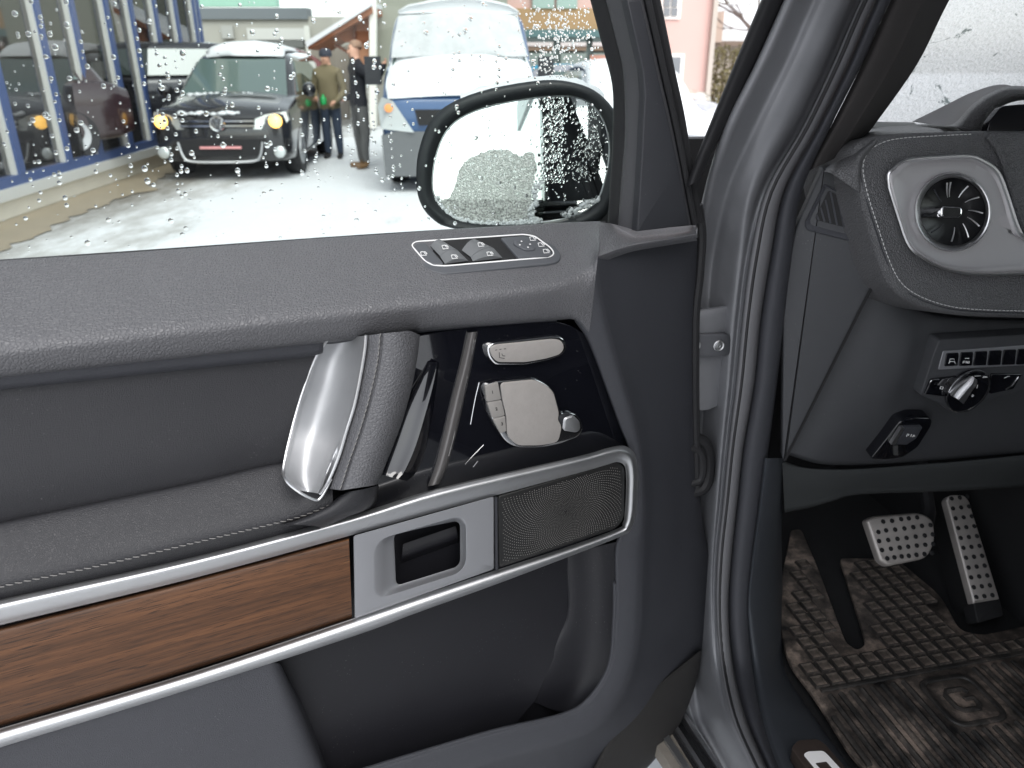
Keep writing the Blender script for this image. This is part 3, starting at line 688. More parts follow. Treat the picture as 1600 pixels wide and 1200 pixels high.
for _ in range(170): put(rg.uniform(0, 950), rg.uniform(0, 400), rg.uniform(.0014, .0030))
trails = [(55, 5, 240), (66, 150, 330), (72, 20, 110), (30, 120, 270), (115, 30, 180), (168, 60, 260), (205, 10, 250), (232, 20, 300), (263, 30, 210), (345, 100, 190), (405, 150, 260), (430, 10, 80), (470, 170, 280), (486, 180, 300), (535, 90, 250), (552, 70, 200), (580, 150, 270), (608, 150, 300), (625, 220, 300), (708, 50, 120), (716, 40, 110), (750, 60, 150), (763, 150, 260), (775, 70, 150), (780, 60, 130), (845, 30, 130), (250, 60, 330), (700, 10, 60)]
for x0, y0, y1 in trails:
    a = DOOR.uv(x0, y0, wg); y = y0; v = a.y
    while True:
        v -= rg.uniform(.003, .019)
        pnt = DOOR.P(a.x + rg.gauss(0, .0012), v, wg) - CAM
        fy = pnt.z / pnt.y; k = (SP + CP * fy) / (CP - SP * fy); py = 600 - FPX * k; dep = pnt.y / (CP + k * SP); px_ = 800 + FPX * pnt.x / dep
        if py > y1: break
        put(px_, py, rg.uniform(.0010, .0023))
for _ in range(330): put(rg.gauss(875, 28), rg.uniform(12, 122), rg.uniform(.0007, .0016))
for _ in range(120): put(rg.uniform(810, 950), rg.uniform(8, 60), rg.uniform(.0006, .0013))
dr = drops.build('raindrops', water, None, 80, False)
tag(dr, 'clear raindrops scattered over the side window', 'raindrops', kind='stuff')
md = MB()
def mput(x, y, r):
    if inside(Vector((x, y)), gi):
        u = MIR.uv(x, y, -.0098); drop(md, MIR, u.x, u.y, r, -.0098, 1)
for _ in range(420):
    y = rg.uniform(150, 285); mput(rg.gauss(868 - (y - 150) * .06, 10), y, rg.uniform(.0014, .0030))
for _ in range(420): mput(rg.gauss(918, 17), rg.uniform(160, 285), rg.uniform(.0007, .0018))
for _ in range(14): mput(rg.uniform(850, 885), rg.uniform(290, 312), rg.uniform(.001, .0026))
for _ in range(40): mput(rg.uniform(690, 850), rg.uniform(160, 340), rg.uniform(.001, .0022))
tag(md.build('mirror_drops', water, None, 80, False), 'beads of water packed on the dark side of the mirror glass', 'water drops', kind='stuff')
# ================================================================== the car body and cabin beside the door
suv = empty('car', car(.8, -1.0, 0))
tag(suv, 'grey car with open doorway showing dashboard, air vent, footwell and pedals', 'car')
YS = [-160, 0, 100, 200, 300, 400, 500, 600, 700, 783, 867, 950, 1033, 1117, 1200, 1320]
AA = [-.19, -.11, -.065, -.025, .005, .012, .014, .014, .014, .014, .012, .0, -.035, -.14, -.23, -.34]
SL = [1428, 1346, 1302, 1254, 1197, 1173, 1160, 1150, 1138, 1130, 1121, 1119, 1125, 1142, 1178, 1236]
SM = [1452, 1368, 1325, 1276, 1224, 1204, 1188, 1178, 1161, 1152, 1143, 1138, 1144, 1163, 1198, 1258]
SR = [1478, 1392, 1347, 1297, 1253, 1238, 1226, 1214, 1201, 1190, 1180, 1172, 1176, 1190, 1217, 1280]
P0 = [1256, 1190, 1148, 1107, 1085, 1070, 1066, 1064, 1062, 1060, 1060, 1058, 1056, 1066, 1108, 1180]
P1 = [1294, 1225, 1180, 1131, 1100, 1082, 1076, 1074, 1072, 1070, 1070, 1068, 1064, 1071, 1119, 1190]
def J(xs_, da=0.0): return [C(x, y, a + (da[i] if isinstance(da, (list, tuple)) else da)) for i, (x, y, a) in enumerate(zip(xs_, YS, AA))]
def mx_(a, b, t_): return [p + (q - p) * t_ for p, q in zip(a, b)]
# painted door pillar with pressed beads
bead = [(0, .05), (0, .022), (.05, .012), (.13, .010), (.2, .018), (.30, .030), (.38, .034), (.5, .026), (.62, .022), (.75, .020), (.85, .026), (.93, .036), (1.0, .04), (1.02, .06)]
DK = [0, 0, 0, .1, .5, 1, 1, 1, 1, 1, 1.05, 1.1, 1.35, 2.2, 2.6, 2.9]
def deep(t_, d_): return [d_ + (.105 - .085 * t_ ** 1.6) * k for k in DK]
surf('door_pillar', [J(mx_(P1, SL, t_), deep(t_, d_)) for t_, d_ in bead], M['paint'], suv, 6, 4, smooth=70)
# outer windscreen rubber
n_ = 6
o0 = [(1256, -160), (1190, 0), (1148, 100), (1107, 200), (1090, 242), (1072, 292)]; o1_ = [(1296, -160), (1227, 0), (1182, 100), (1133, 200), (1112, 240), (1094, 282)]
oa = [-.16, -.085, -.04, .0, .01, .02]
def O(p, d_): return [C(x, y, a + d_) for (x, y), a in zip(p, oa)]
surf('windscreen_rubber', [O(o0, .05), O(o0, .012), O(mixp(o0, o1_, .3), -.002), O(mixp(o0, o1_, .8), .0), O(o1_, .012), O(o1_, .03)], M['rubber'], suv, 6, 5, smooth=80)
# step and crease of the pillar
surf('pillar_step', [[C(x, y, a + .070) for x, y, a in r_] for r_ in ([(1076, 484, .030), (1115, 480, .030), (1150, 474, .032)], [(1076, 490, .018), (1112, 486, .018), (1142, 482, .022)], [(1076, 520, .018), (1110, 520, .018), (1140, 515, .024)], [(1076, 560, .022), (1110, 560, .022), (1138, 556, .028)], [(1076, 640, .026), (1105, 640, .024), (1128, 630, .03)])], M['paint'], suv, 5, 4, smooth=70)
PJ = Frame(C(1110, 540, .084), CR, (0, 0, 1))
br = plate(PJ, 'hinge_bracket', rnd([(1070, 523), (1138, 522), (1142, 528), (1141, 552), (1136, 557), (1070, 558)], 5), .004, .012, .0015, material('bracket_grey', srgb(92, 93, 97), .4, metal=.3, var=.1, vscale=30), suv)
for x in (1123, 1086):
    c = PJ.pt(x, 540, .004)
    MB().lathe(c, PJ.n, [(.0085, 0), (.0085, .0012), (.0075, .0018), (.0055, .0008), (.005, .0022), (.0025, .0026), (.002, .001)], 18).build('bolt', M['alu'], br, 40)
MB().tube(cat([C(1076, 682, 0.080), C(1098, 690, 0.081), C(1106, 706, 0.082), C(1107, 740, 0.082), C(1098, 762, 0.081), C(1076, 770, 0.080)], 5), .010, 10).build('cable_boot', M['rubber'], suv)
MB().tube(cat([C(1076, 698, 0.073), C(1092, 704, 0.073), C(1098, 722, 0.073), C(1094, 748, 0.073), C(1076, 756, 0.073)], 5), .007, 10).build('cable_boot_fold', M['rubber'], suv)
# door seal: rubber lips side by side
seal_l = [J(SL, .02), J(SL, -.002), J(mx_(SL, SM, .2), -.010), J(mx_(SL, SM, .55), -.012), J(mx_(SL, SM, .85), -.008), J(SM, .004)]
surf('door_seal', seal_l, M['seal'], suv, 6, 5, smooth=80)
seal_r = [J(SM, .01), J(mx_(SM, SR, .08), -.002), J(mx_(SM, SR, .35), -.013), J(mx_(SM, SR, .7), -.013), J(mx_(SM, SR, .95), -.004), J(SR, .012)]
surf('trim_seal', seal_r, M['plastic'], suv, 6, 5, smooth=80)
MB().tube(cat([p for p in J(mx_(SL, SM, .3), -.0105)], 5), .0022, 6).build('seal_bead', M['rubber'], suv)
# windscreen pillar trim inside
ax_ = [(1478, -160), (1392, 0), (1347, 100), (1297, 200), (1272, 246), (1262, 268)]
bx_ = [(1575, -160), (1483, 0), (1433, 100), (1370, 190), (1352, 212), (1330, 235)]
aa = [-.20, -.115, -.07, -.03, -.01, .0]
def A_(p, d_): return [C(x, y, a + d_) for (x, y), a in zip(p, aa)]
surf('pillar_trim', [A_(ax_, .01), A_(mixp(ax_, bx_, .15), -.006), A_(mixp(ax_, bx_, .5), -.004), A_(mixp(ax_, bx_, .62), .002), A_(mixp(ax_, bx_, .97), .05), A_(bx_, .06), A_(bx_, .14)], material('pillar_cloth', srgb(52, 50, 50), .75, spec=.2, bump=('noise', 1200, .5), var=.1, vscale=20), suv, 5, 5, smooth=60)
# sill: painted outside, plastic inside, running board
kp = [[C(x, y, a) for x, y, a in r_] for r_ in (
    [(1192, 716, .01), (1183, 800, .01), (1172, 880, .008), (1166, 950, -.002), (1172, 1033, -.035), (1188, 1117, -.14), (1216, 1200, -.23), (1276, 1320, -.34)],
    [(1200, 716, -.004), (1190, 800, -.004), (1180, 880, -.006), (1176, 950, -.012), (1186, 1033, -.045), (1206, 1117, -.145), (1238, 1200, -.235), (1300, 1320, -.345)],
    [(1222, 716, .03), (1215, 800, .04), (1210, 880, .05), (1212, 960, .04), (1222, 1040, .0), (1262, 1117, -.12), (1315, 1200, -.22), (1380, 1320, -.34)],
    [(1226, 720, .10), (1222, 800, .14), (1222, 880, .18), (1226, 970, .14), (1240, 1060, .03), (1290, 1140, -.10), (1340, 1210, -.20), (1410, 1320, -.33)])]
surf('sill_cover', kp, material('sill_plastic', srgb(54, 57, 62), .5, spec=.4, bump=('noise', 900, .2), var=.12, vscale=9, dust=.7), suv, 6, 5, smooth=70)
def slat(p0, p1, z, wd, h, m_, nm):
    a, b = flat(*p0, z), flat(*p1, z)
    d_ = (b - a).normalized(); s_ = Vector((d_.y, -d_.x, 0)) * wd
    e_ = a - d_ * .25; f_ = b + d_ * .6
    dn = Vector((0, 0, -h))
    MB().hexa([e_, f_, f_ - s_, e_ - s_, e_ + dn, f_ + dn, f_ - s_ + dn, e_ - s_ + dn]).build(nm, m_, suv, 30)
slat((1066, 1117), (1121, 1200), .420, .008, .03, M['alu_bright'], 'board_strip')
slat((1058, 1117), (1110, 1200), .414, .012, .03, M['rubber'], 'board_strip')
slat((1046, 1125), (1094, 1200), .420, .008, .03, M['alu_bright'], 'board_strip')
slat((1038, 1125), (1084, 1200), .414, .014, .03, M['rubber'], 'board_strip')
slat((1022, 1130), (1068, 1200), .420, .012, .03, M['alu'], 'board_strip')
slat((1010, 1140), (1050, 1200), .412, .05, .03, material('board_grey', srgb(130, 124, 116), .6, var=.25, vscale=40), 'running_board')
SILL = Frame(flat(1285, 1185, .69), CR, CF)
sp_ = plate(SILL, 'sill_plate', rnd([(1236, 1168), (1247, 1156), (1278, 1154), (1290, 1163), (1322, 1200), (1395, 1290), (1330, 1300)], 6), .003, .02, .001, material('sill_plate_smoked', srgb(58, 50, 46), .3, var=.2, vscale=40), suv)
lo = rnd([(1255, 1179), (1262, 1174), (1286, 1173), (1292, 1178), (1318, 1206), (1350, 1244), (1320, 1250), (1290, 1222)], 4)
li = rnd([(1274, 1193), (1276, 1192), (1291, 1190), (1293, 1192), (1306, 1207), (1330, 1234), (1318, 1236), (1298, 1218)], 1.5)
ringplate(SILL, 'sill_letter', lo, li, [(0, .002), (0, .0045), (1, .0045), (1, .002)], material('letter_white', srgb(236, 234, 232), .4), sp_)

# ------------------------------------------------------------------ dashboard
DF = Frame(HINGE + CF * -.075 + Vector((0, 0, 1.3)), CR, Vector((0, 0, 1)) + CF * .22)
dash = plate(DF, 'dashboard', rnd([(1336, 226), (1338, 262), (1346, 306), (1362, 360), (1378, 415), (1396, 452), (1425, 475), (1465, 489), (1520, 495), (1760, 502), (1760, 203), (1520, 203), (1400, 207), (1358, 212)], [14, 20, 20, 20, 20, 20, 20, 20, 20, 4, 4, 20, 20, 14]),   .0, .12, .009, M['leather'], suv, seg=6, smooth=70)
surf('dash_top', [[C(1290, 262, .03), C(1318, 240, .02), C(1350, 216, .0), C(1400, 211, .0), C(1520, 206, .0), C(1760, 204, .0)], [C(1300, 255, .10), C(1325, 228, .10), C(1355, 208, .10), C(1400, 203, .12), C(1520, 199, .12), C(1760, 196, .12)], [C(1330, 208, .40), C(1345, 203, .40), C(1365, 199, .40), C(1410, 195, .40), C(1520, 192, .40), C(1760, 190, .40)]], M['leather'], dash, 5, 5, smooth=80)
surf('dash_shoulder', [[C(1284, 268, .012), C(1300, 254, .014), C(1322, 235, .018), C(1352, 214, .02)], [C(1300, 272, -.03), C(1315, 256, -.03), C(1335, 236, -.03), C(1362, 214, -.025)], [C(1342, 300, -.05), C(1340, 270, -.052), C(1344, 246, -.055), C(1368, 220, -.045)], [C(1352, 305, -.03), C(1350, 275, -.03), C(1356, 250, -.03), C(1376, 226, -.03)]], M['leather'], dash, 5, 5, smooth=80)
kv = .25; ov = (1220, 180)
DS = Frame(C(1300, 380, -.005), CR * .92 - CF * .38, Vector((0, 0, 1)))
de = plate(DS, 'dash_end_panel', rnd([(1286, 262), (1340, 292), (1352, 340), (1378, 428), (1345, 482), (1226, 722), (1222, 716), (1224, 480), (1228, 428), (1244, 355)], [4, 10, 8, 4, 4, 2, 2, 20, 20, 20]), .0, .02, .003, M['dash_plastic'], dash)
vo_ = rnd(pxp(ov, kv, [(270, 428), (440, 515), (482, 745), (450, 792), (160, 718), (146, 675)]), [4, 6, 5, 5, 5, 5], 4)
vi_ = rnd(pxp(ov, kv, [(298, 470), (418, 530), (446, 705), (440, 712), (222, 655), (216, 640)]), [3, 4, 2, 2, 2, 2], 4)
dv = ringplate(DS, 'defroster_vent', vo_, vi_, [(0, -.001), (0, .002), (.08, .0032), (.3, .002), (.9, -.004), (1, -.006), (1, -.03)], M['plastic'], dash)
plate(DS, 'vent_dark', vi_, .0006, .002, 0, M['black'], dv)
for i in range(6):
    a = Vector((305 + i * 22 - 70 * (i < 0), 480 + i * 11)); 
    p0_, p1_ = pxp(ov, kv, [(312 - (5 - i) * 0 + (i - 2) * 34 - 30, 470 + (abs(i - 2.2) * 20 if i < 2 else (i - 2) * 16)), (300 + (i - 2) * 46, 668 + (i - 2) * 13)])
    if i == 0: p0_, p1_ = pxp(ov, kv, [(225, 625), (238, 656)])
    if i == 1: p0_, p1_ = pxp(ov, kv, [(250, 580), (275, 666)])
    if i == 2: p0_, p1_ = pxp(ov, kv, [(280, 530), (312, 676)])
    if i == 3: p0_, p1_ = pxp(ov, kv, [(312, 482), (352, 686)])
    if i == 4: p0_, p1_ = pxp(ov, kv, [(356, 500), (396, 698)])
    if i == 5: p0_, p1_ = pxp(ov, kv, [(402, 524), (440, 708)])
    a, b = DS.pt(*p0_, .002), DS.pt(*p1_, .002)
    s_ = (b - a).cross(DS.n).normalized() * .0011; dn = DS.n * -.002
    MB().hexa([a - s_, b - s_, b + s_, a + s_, a - s_ + dn, b - s_ + dn, b + s_ + dn, a + s_ + dn]).build('vent_slat', M['plastic'], dv, 30)
MB().tube([DS.pt(1374, 426, .002), DS.pt(1344, 484, .002), DS.pt(1227, 718, .002)], .0022, 6).build('panel_gap', M['black'], dash)
# white contrast stitching
kd = .3167; od = (1340, 120)
stp = pxp(od, kd, [(560, 283), (380, 292), (200, 305), (110, 330), (50, 375), (26, 450), (50, 580), (100, 740), (150, 890), (205, 1003), (280, 1068), (400, 1118), (550, 1145), (840, 1156), (1200, 1160)])
stw = [-.003, -.003, -.003, -.003, -.003, -.003, -.003, -.002, -.002, -.003, -.002, -.002, -.002, -.002, -.002]
stitches('contrast_stitching', cat([DF.pt(x, y, w_ + .003) for (x, y), w_ in zip(stp, stw)], 8), .0058, .0042, .0006, M['thread'], dash, DF.n)
MB().tube(cat([DF.pt(x - 4, y + 3, w_ + .0012) for (x, y), w_ in zip(stp[4:], stw[4:])], 6), .001, 6).build('seam', M['plastic_dark'], dash)
# silver bezel and turbine vent
bo_ = [Vector(p) for p in pxp(od, kd, [(152, 505), (180, 455), (245, 412), (400, 398), (540, 392), (610, 412), (690, 470), (740, 590), (790, 740), (835, 805), (960, 850), (1100, 860), (1100, 970), (850, 968), (600, 972), (450, 950), (340, 900), (258, 832), (205, 690)])]
bc = Vector((1489, 331))
bo_ = cat(bo_, 4, True)
circ = []
for p_ in bo_:
    d_ = (p_ - bc).normalized(); circ.append(bc + Vector((d_.x * 59, d_.y * 61)))
rs = []
bw_ = lambda t_: [(0, -.004), (0, .012), (.04, .017), (.12, .0185), (.22, .017), (.3, .0155), (.8, .0155), (1.0, .0157), (1.0, .001)]
for t_, w_ in bw_(0): rs.append([DF.pt(*a.lerp(b, t_), w_) for a, b in zip(bo_, circ)])
vb = MB().rings(rs).build('vent_bezel', material('bezel_silver', srgb(160, 158, 160), .42, metal=.35, rvar=.05, vscale=30), dash, 50)
MB().tube([DF.pt(p_.x, p_.y, .0125) for p_ in bo_], .0024, 8, True).build('bezel_edge', M['alu_bright'], vb)
def el(rx, ry, n=48): return [(bc.x + math.cos(2 * math.pi * i / n) * rx, bc.y + math.sin(2 * math.pi * i / n) * ry) for i in range(n)]
rs = [[DF.pt(x, y, w_) for x, y in el(rx, ry)] for rx, ry, w_ in [(60, 62, .010), (60, 62, .019), (58, 60, .021), (56, 58, .020), (52, 54, .012), (51, 53, .002)]]
MB().rings(rs).build('vent_ring', M['alu_bright'], vb, 50)
rs = [[DF.pt(x, y, w_) for x, y in el(rx, ry)] for rx, ry, w_ in [(51.5, 53.5, .004), (50, 52, .0025), (20, 20, .0015), (1, 1, .0015)]]
MB().rings(rs).build('vent_cup', material('vent_black', (.006, .006, .007), .3), vb, 60)
for a_ in [-103, -68, -38, -6, 20, 50, 84, 128, 165, 222, 250]:
    c_, s_ = math.cos(R(a_)), math.sin(R(a_)); pts_ = []
    for k in range(5):
        rr_ = 24 + 22 * k / 4; tw = 7 * (k / 4) ** 1.5
        pts_.append(DF.pt(bc.x + c_ * rr_ - s_ * tw, bc.y + s_ * rr_ + c_ * tw, .0065 + .002 * k / 4))
    MB().tube(pts_, [.0005, .0007, .0009, .0010, .0011], 6).build('vent_blade', M['alu_bright'] if a_ not in (128, 165, 222) else M['plastic_dark'], vb, 50)
kn = rnd([(1471, 326), (1474, 322), (1502, 323), (1505, 328), (1504, 336), (1500, 340), (1474, 340), (1470, 336)], 3)
kb = plate(DF, 'vent_knob', kn, .014, .012, .002, M['chrome'], vb)
plate(DF, 'knob_face', [(1488 + (x - 1488) * .82, 331 + (y - 331) * .78) for x, y in kn], .0148, .003, .0008, material('knurled_black', srgb(40, 40, 40), .45, bump=('leather', 1500, 1)), kb)
q = [DF.pt(1448, 338, .008), DF.pt(1470, 328, .012), DF.pt(1470, 340, .012), DF.pt(1466, 339, .008)]
MB().hexa(q + [p_ - DF.n * .003 for p_ in q]).build('vent_pointer', M['chrome'], vb, 30)
# instrument hood and dark display
h0 = [(1425, 190), (1470, 168), (1517, 145), (1562, 132), (1600, 140), (1700, 170)]
h1 = [(1470, 197), (1492, 192), (1517, 165), (1543, 147), (1581, 134), (1660, 140)]
h2 = [(1492, 198), (1508, 200), (1528, 178), (1552, 156), (1590, 144), (1660, 150)]
h3 = [(1505, 206), (1530, 210), (1543, 193), (1562, 168), (1600, 156), (1660, 158)]
def HD(p, a): return [C(x, y, a) for x, y in p]
surf('instrument_cowl', [HD(h0, .30), HD(mixp(h0, h1, .5), .2), HD(h1, .09)], material('cowl_grey', srgb(84, 82, 84), .6, bump=('noise', 900, .2)), dash, 5, 4, smooth=70)
surf('instrument_hood', [HD(h1, .10), HD(mixp(h1, h2, .25), .03), HD(h2, .015), HD(mixp(h2, h3, .7), .02), HD(h3, .04), HD(h3, .12)], M['leather'], dash, 5, 5, smooth=80)
plate(DF, 'display', rnd([(1541, 212), (1546, 190), (1566, 165), (1760, 150), (1760, 372), (1608, 372), (1594, 352), (1576, 300), (1560, 260)], 8), -.012, .01, .002, material('display_black', (.004, .004, .005), .2), dash)
MB().tube(cat([DF.pt(x, y, .003) for x, y in [(1544, 213), (1560, 236), (1574, 276), (1586, 320), (1600, 358), (1620, 380)]], 5), .0035, 8).build('display_edge', M['leather'], dash)
red = material('red_symbol', (.5, .01, .02), .4, emit=((1, .03, .05), .8))
dq = [d_ for d_ in [(1591, 313), (1595, 308), (1601, 308), (1604, 314), (1601, 321), (1594, 321)]]
MB().tube([DF.pt(x, y, -.010) for x, y in dq], .0014, 6, True).build('warning_symbol', red, dash)
MB().tube([DF.pt(1597, 311, -.010), DF.pt(1597, 318, -.010)], .001, 6).build('warning_bar', red, dash)
MB().hexa([C(1362, 190, .36), C(1428, 191, .36), C(1437, 197, .34), C(1362, 199, .34), C(1362, 190, .40), C(1428, 191, .40), C(1437, 197, .40), C(1362, 199, .40)]).build('defrost_ledge', material('ledge_grey', srgb(120, 122, 120), .5), dash, 30)
# knee panel with switches
kt = [(1376, 425), (1396, 458), (1426, 478), (1466, 490), (1530, 496), (1620, 498), (1760, 500)]
kq = [(1330, 512), (1372, 530), (1416, 545), (1440, 560), (1520, 560), (1620, 555), (1760, 550)]
km = [(1285, 600), (1335, 615), (1385, 622), (1425, 625), (1520, 635), (1620, 625), (1760, 615)]
kb_ = [(1232, 708), (1280, 722), (1340, 724), (1420, 720), (1520, 712), (1620, 704), (1760, 694)]
def KN(p, a): return [C(x, y, (a[i] if isinstance(a, list) else a)) for i, (x, y) in enumerate(p)]
surf('knee_panel', [KN(kt, .0), KN(mixp(kt, kq, .15), [-.004, -.012, -.016, -.018, -.018, -.018, -.018]), KN(kq, [.0, -.016, -.026, -.022, -.022, -.022, -.022]), KN(km, [.008, -.006, -.014, -.010, -.006, -.006, -.006]),
                    KN(mixp(km, kb_, .85), [.018, .010, .016, .02, .022, .022, .022]), KN(kb_, [.022, .022, .03, .035, .04, .04, .04]), KN([(x, y + 3) for x, y in kb_], .07)], M['dash_plastic'], dash, 5, 5, smooth=80)
KP = Frame(C(1520, 585, -.034), CR, Vector((0, 0, 1)) - CF * .12)
spn = plate(KP, 'light_switch_panel', rnd([(1462, 545), (1468, 531), (1600, 523), (1760, 516), (1760, 588), (1640, 594), (1595, 610), (1548, 626), (1510, 645), (1484, 645), (1472, 632), (1438, 618), (1444, 600)], [6, 5, 4, 2, 2, 10, 10, 10, 12, 10, 6, 6, 8]), .002, .02, .002, M['dash_plastic'], dash)
rowp = plate(KP, 'button_row', rnd([(1466, 578), (1474, 549), (1600, 540), (1760, 530), (1760, 562), (1600, 571)], 3), .0035, .006, .001, M['alu_paint'], spn)
k5 = .26667; o5 = (1200, 480)
for i in range(8):
    x0 = 1040 + i * 84; 
    plate(KP, 'button', rnd(pxp(o5, k5, [(x0 + 8, 272 - i * 5), (x0 + 80, 268 - i * 5), (x0 + 72, 345 - i * 2), (x0 - 4, 348 - i * 2)]), 2), .005, .004, .0008, M['gloss'], rowp)
tb = MB()
for q in [[(1063, 318), (1068, 303), (1090, 303), (1095, 318), (1063, 318)], [(1058, 330), (1068, 318)], [(1098, 330), (1090, 318)], [(1155, 300), (1178, 300)], [(1142, 328), (1144, 316), (1155, 316), (1155, 322), (1144, 322)], [(1160, 328), (1164, 316), (1168, 328)], [(1172, 328), (1172, 316), (1180, 318), (1178, 328), (1172, 328)]]:
    tb.tube([KP.pt(o5[0] + x * k5, o5[1] + y * k5, .0054) for x, y in q], .0005, 5)
tb.build('button_symbols', M['white'], rowp)['kind'] = 'stuff'
plate(KP, 'fog_light_button', rnd(pxp(o5, k5, [(920, 510), (955, 425), (1110, 405), (1040, 525)]), 3), .005, .006, .001, M['gloss'], spn)
MB().tube(cat([KP.pt(o5[0] + x * k5, o5[1] + y * k5, .0056) for x, y in [(1000, 424), (960, 430), (942, 465), (922, 508)]], 4), .0012, 6).build('button_edge', M['chrome'], spn)
plate(KP, 'range_button', rnd(pxp(o5, k5, [(1310, 392), (1490, 392), (1440, 480), (1300, 510)]), 3), .005, .006, .001, M['gloss'], spn)
MB().tube([KP.pt(o5[0] + x * k5, o5[1] + y * k5, .0056) for x, y in [(1470, 408), (1430, 462), (1392, 484)]], .0012, 6).build('button_edge', M['chrome'], spn)
kc = Vector((1513, 611.5)); th = R(-42)
def kel(rx, ry, n=40): return [(kc.x + math.cos(2 * math.pi * i / n) * rx * math.cos(th) - math.sin(2 * math.pi * i / n) * ry * math.sin(th), kc.y + math.cos(2 * math.pi * i / n) * rx * math.sin(th) + math.sin(2 * math.pi * i / n) * ry * math.cos(th)) for i in range(n)]
rs = [[KP.pt(x, y, w_) for x, y in kel(rx, ry)] for rx, ry, w_ in [(41, 27, .002), (41, 27, .008), (39.5, 25.5, .010), (38, 24, .0095)]]
lk = MB().rings(rs).build('light_switch', M['chrome'], spn, 50)
plate(KP, 'switch_dial', kel(38.2, 24.2), .0095, .006, .001, M['gloss'], lk)
pxk = lambda pts: pxp(o5, k5, pts)
gk = [[(1060, 500), (1090, 465), (1140, 425), (1185, 402)], [(1075, 520), (1105, 480), (1155, 440), (1192, 405)], [(1105, 535), (1140, 490), (1185, 440), (1200, 405)], [(1120, 548), (1170, 490), (1205, 445), (1212, 415)], [(1145, 568), (1190, 500), (1222, 450), (1225, 425)]]
surf('switch_knob', [[KP.pt(*q_, w_) for q_ in pxk(r_)] for r_, w_ in zip(gk, [.010, .020, .018, .024, .010])], M['alu_bright'], lk, 5, 4, smooth=60)
tb = MB()
for q in [[(1228, 455), (1224, 475)], [(1196, 525), (1206, 518), (1200, 512), (1194, 520), (1196, 525)], [(1210, 404), (1245, 402)], [(1258, 412), (1285, 410), (1278, 406), (1262, 406)], [(1008, 478), (1012, 465), (1028, 468), (1022, 480), (1008, 478)], [(1385, 415), (1400, 408), (1415, 404)]]:
    tb.tube([KP.pt(o5[0] + x * k5, o5[1] + y * k5, .0112) for x, y in q], .0005, 5)
tb.build('dial_symbols', M['white'], lk)['kind'] = 'stuff'
# parking brake switch
KB = Frame(C(1408, 686, -.008), CR, Vector((0, 0, 1)) - CF * .3)
pb = plate(KB, 'parking_brake_switch', rnd(pxk([(600, 892), (690, 780), (770, 675), (850, 650), (960, 652), (962, 690), (880, 820), (790, 882), (700, 895)]), 6), .004, .02, .002, M['gloss'], dash)
lv = plate(KB, 'switch_lever', rnd(pxk([(780, 708), (908, 704), (870, 770), (815, 808), (722, 806)]), 2), .010, .008, .0015, M['plastic'], pb)
q = [KB.pt(*p_, .0112) for p_ in pxk([(782, 708), (800, 708), (745, 806), (722, 806)])]
MB().hexa(q + [p_ - KB.n * .006 for p_ in q]).build('lever_edge', M['alu_bright'], lv, 30)
q = [KB.pt(*p_, .0055) for p_ in pxk([(735, 812), (762, 812), (762, 868), (738, 868)])]
MB().hexa(q + [p_ - KB.n * .006 for p_ in q]).build('lever_foot', M['alu'], lv, 30)
tb = MB()
for q in [[(812, 758), (818, 742), (826, 744), (822, 752)], [(836, 758), (842, 744)], [(848, 760), (856, 748), (860, 758)]]:
    tb.tube([KB.pt(o5[0] + x * k5, o5[1] + y * k5, .0104) for x, y in q], .0005, 5)
tb.build('lever_symbol', M['white'], lv)['kind'] = 'stuff'
# padded strip under the panel
u0 = [(1222, 720), (1262, 730), (1330, 732), (1420, 726), (1520, 718), (1620, 708), (1760, 698)]
u1 = [(1226, 800), (1262, 793), (1300, 783), (1345, 772), (1480, 767), (1600, 760), (1760, 752)]
surf('lower_pad', [KN(u0, .05), KN(mixp(u0, u1, .1), .035), KN(mixp(u0, u1, .8), .05), KN(u1, .065), KN(u1, .16)], material('felt_pad', srgb(54, 56, 57), .75, spec=.25, bump=('noise', 700, .3), var=.12, vscale=18), dash, 5, 4, smooth=70)
# column, firewall, floor, far side, roof: the shell of the cabin
car_int = material('cabin_black', srgb(24, 24, 26), .75, var=.2, vscale=12)
def cbox(nm, b0, b1, a0, a1, z0, z1, m_, pr=suv):
    return MB().hexa([car(b0, a0, z0), car(b1, a0, z0), car(b1, a0, z1), car(b0, a0, z1), car(b0, a1, z0), car(b1, a1, z0), car(b1, a1, z1), car(b0, a1, z1)]).build(nm, m_, pr, 30)
cbox('firewall', .02, 1.62, .62, .66, .5, 1.40, car_int)
cbox('floor_pan', .17, 1.62, -2.4, .62, .55, .60, material('floor_carpet', srgb(30, 30, 31), .9, bump=('noise', 500, .8)))
cbox('centre_tunnel', .72, .98, -1.2, .62, .60, .98, car_int)
cbox('front_flank', .10, .20, .24, .66, .5, 1.12, car_int)
cbox('far_side', 1.62, 1.68, -2.4, .66, .5, 1.36, car_int)
cbox('far_pillar', 1.60, 1.68, -.2, .1, 1.36, 2.0, car_int)
cbox('roof', .06, 1.66, -2.6, .10, 1.97, 2.02, M['paint'])
cbox('rear_side', .0, .06, -2.6, -1.05, .5, 1.38, M['paint'])
cbox('rear_frame', .02, .07, -2.6, -1.05, 1.85, 1.98, M['paint'])
cbox('rear_window', .03, .05, -2.6, -1.05, 1.38, 1.85, M['gloss'])
cbox('middle_pillar', .01, .12, -1.10, -.98, .6, 1.98, M['paint'])
# fender and bonnet in front of the pillar, outside
cbox('fender', .02, .10, .30, 1.25, .55, 1.05, M['paint'])
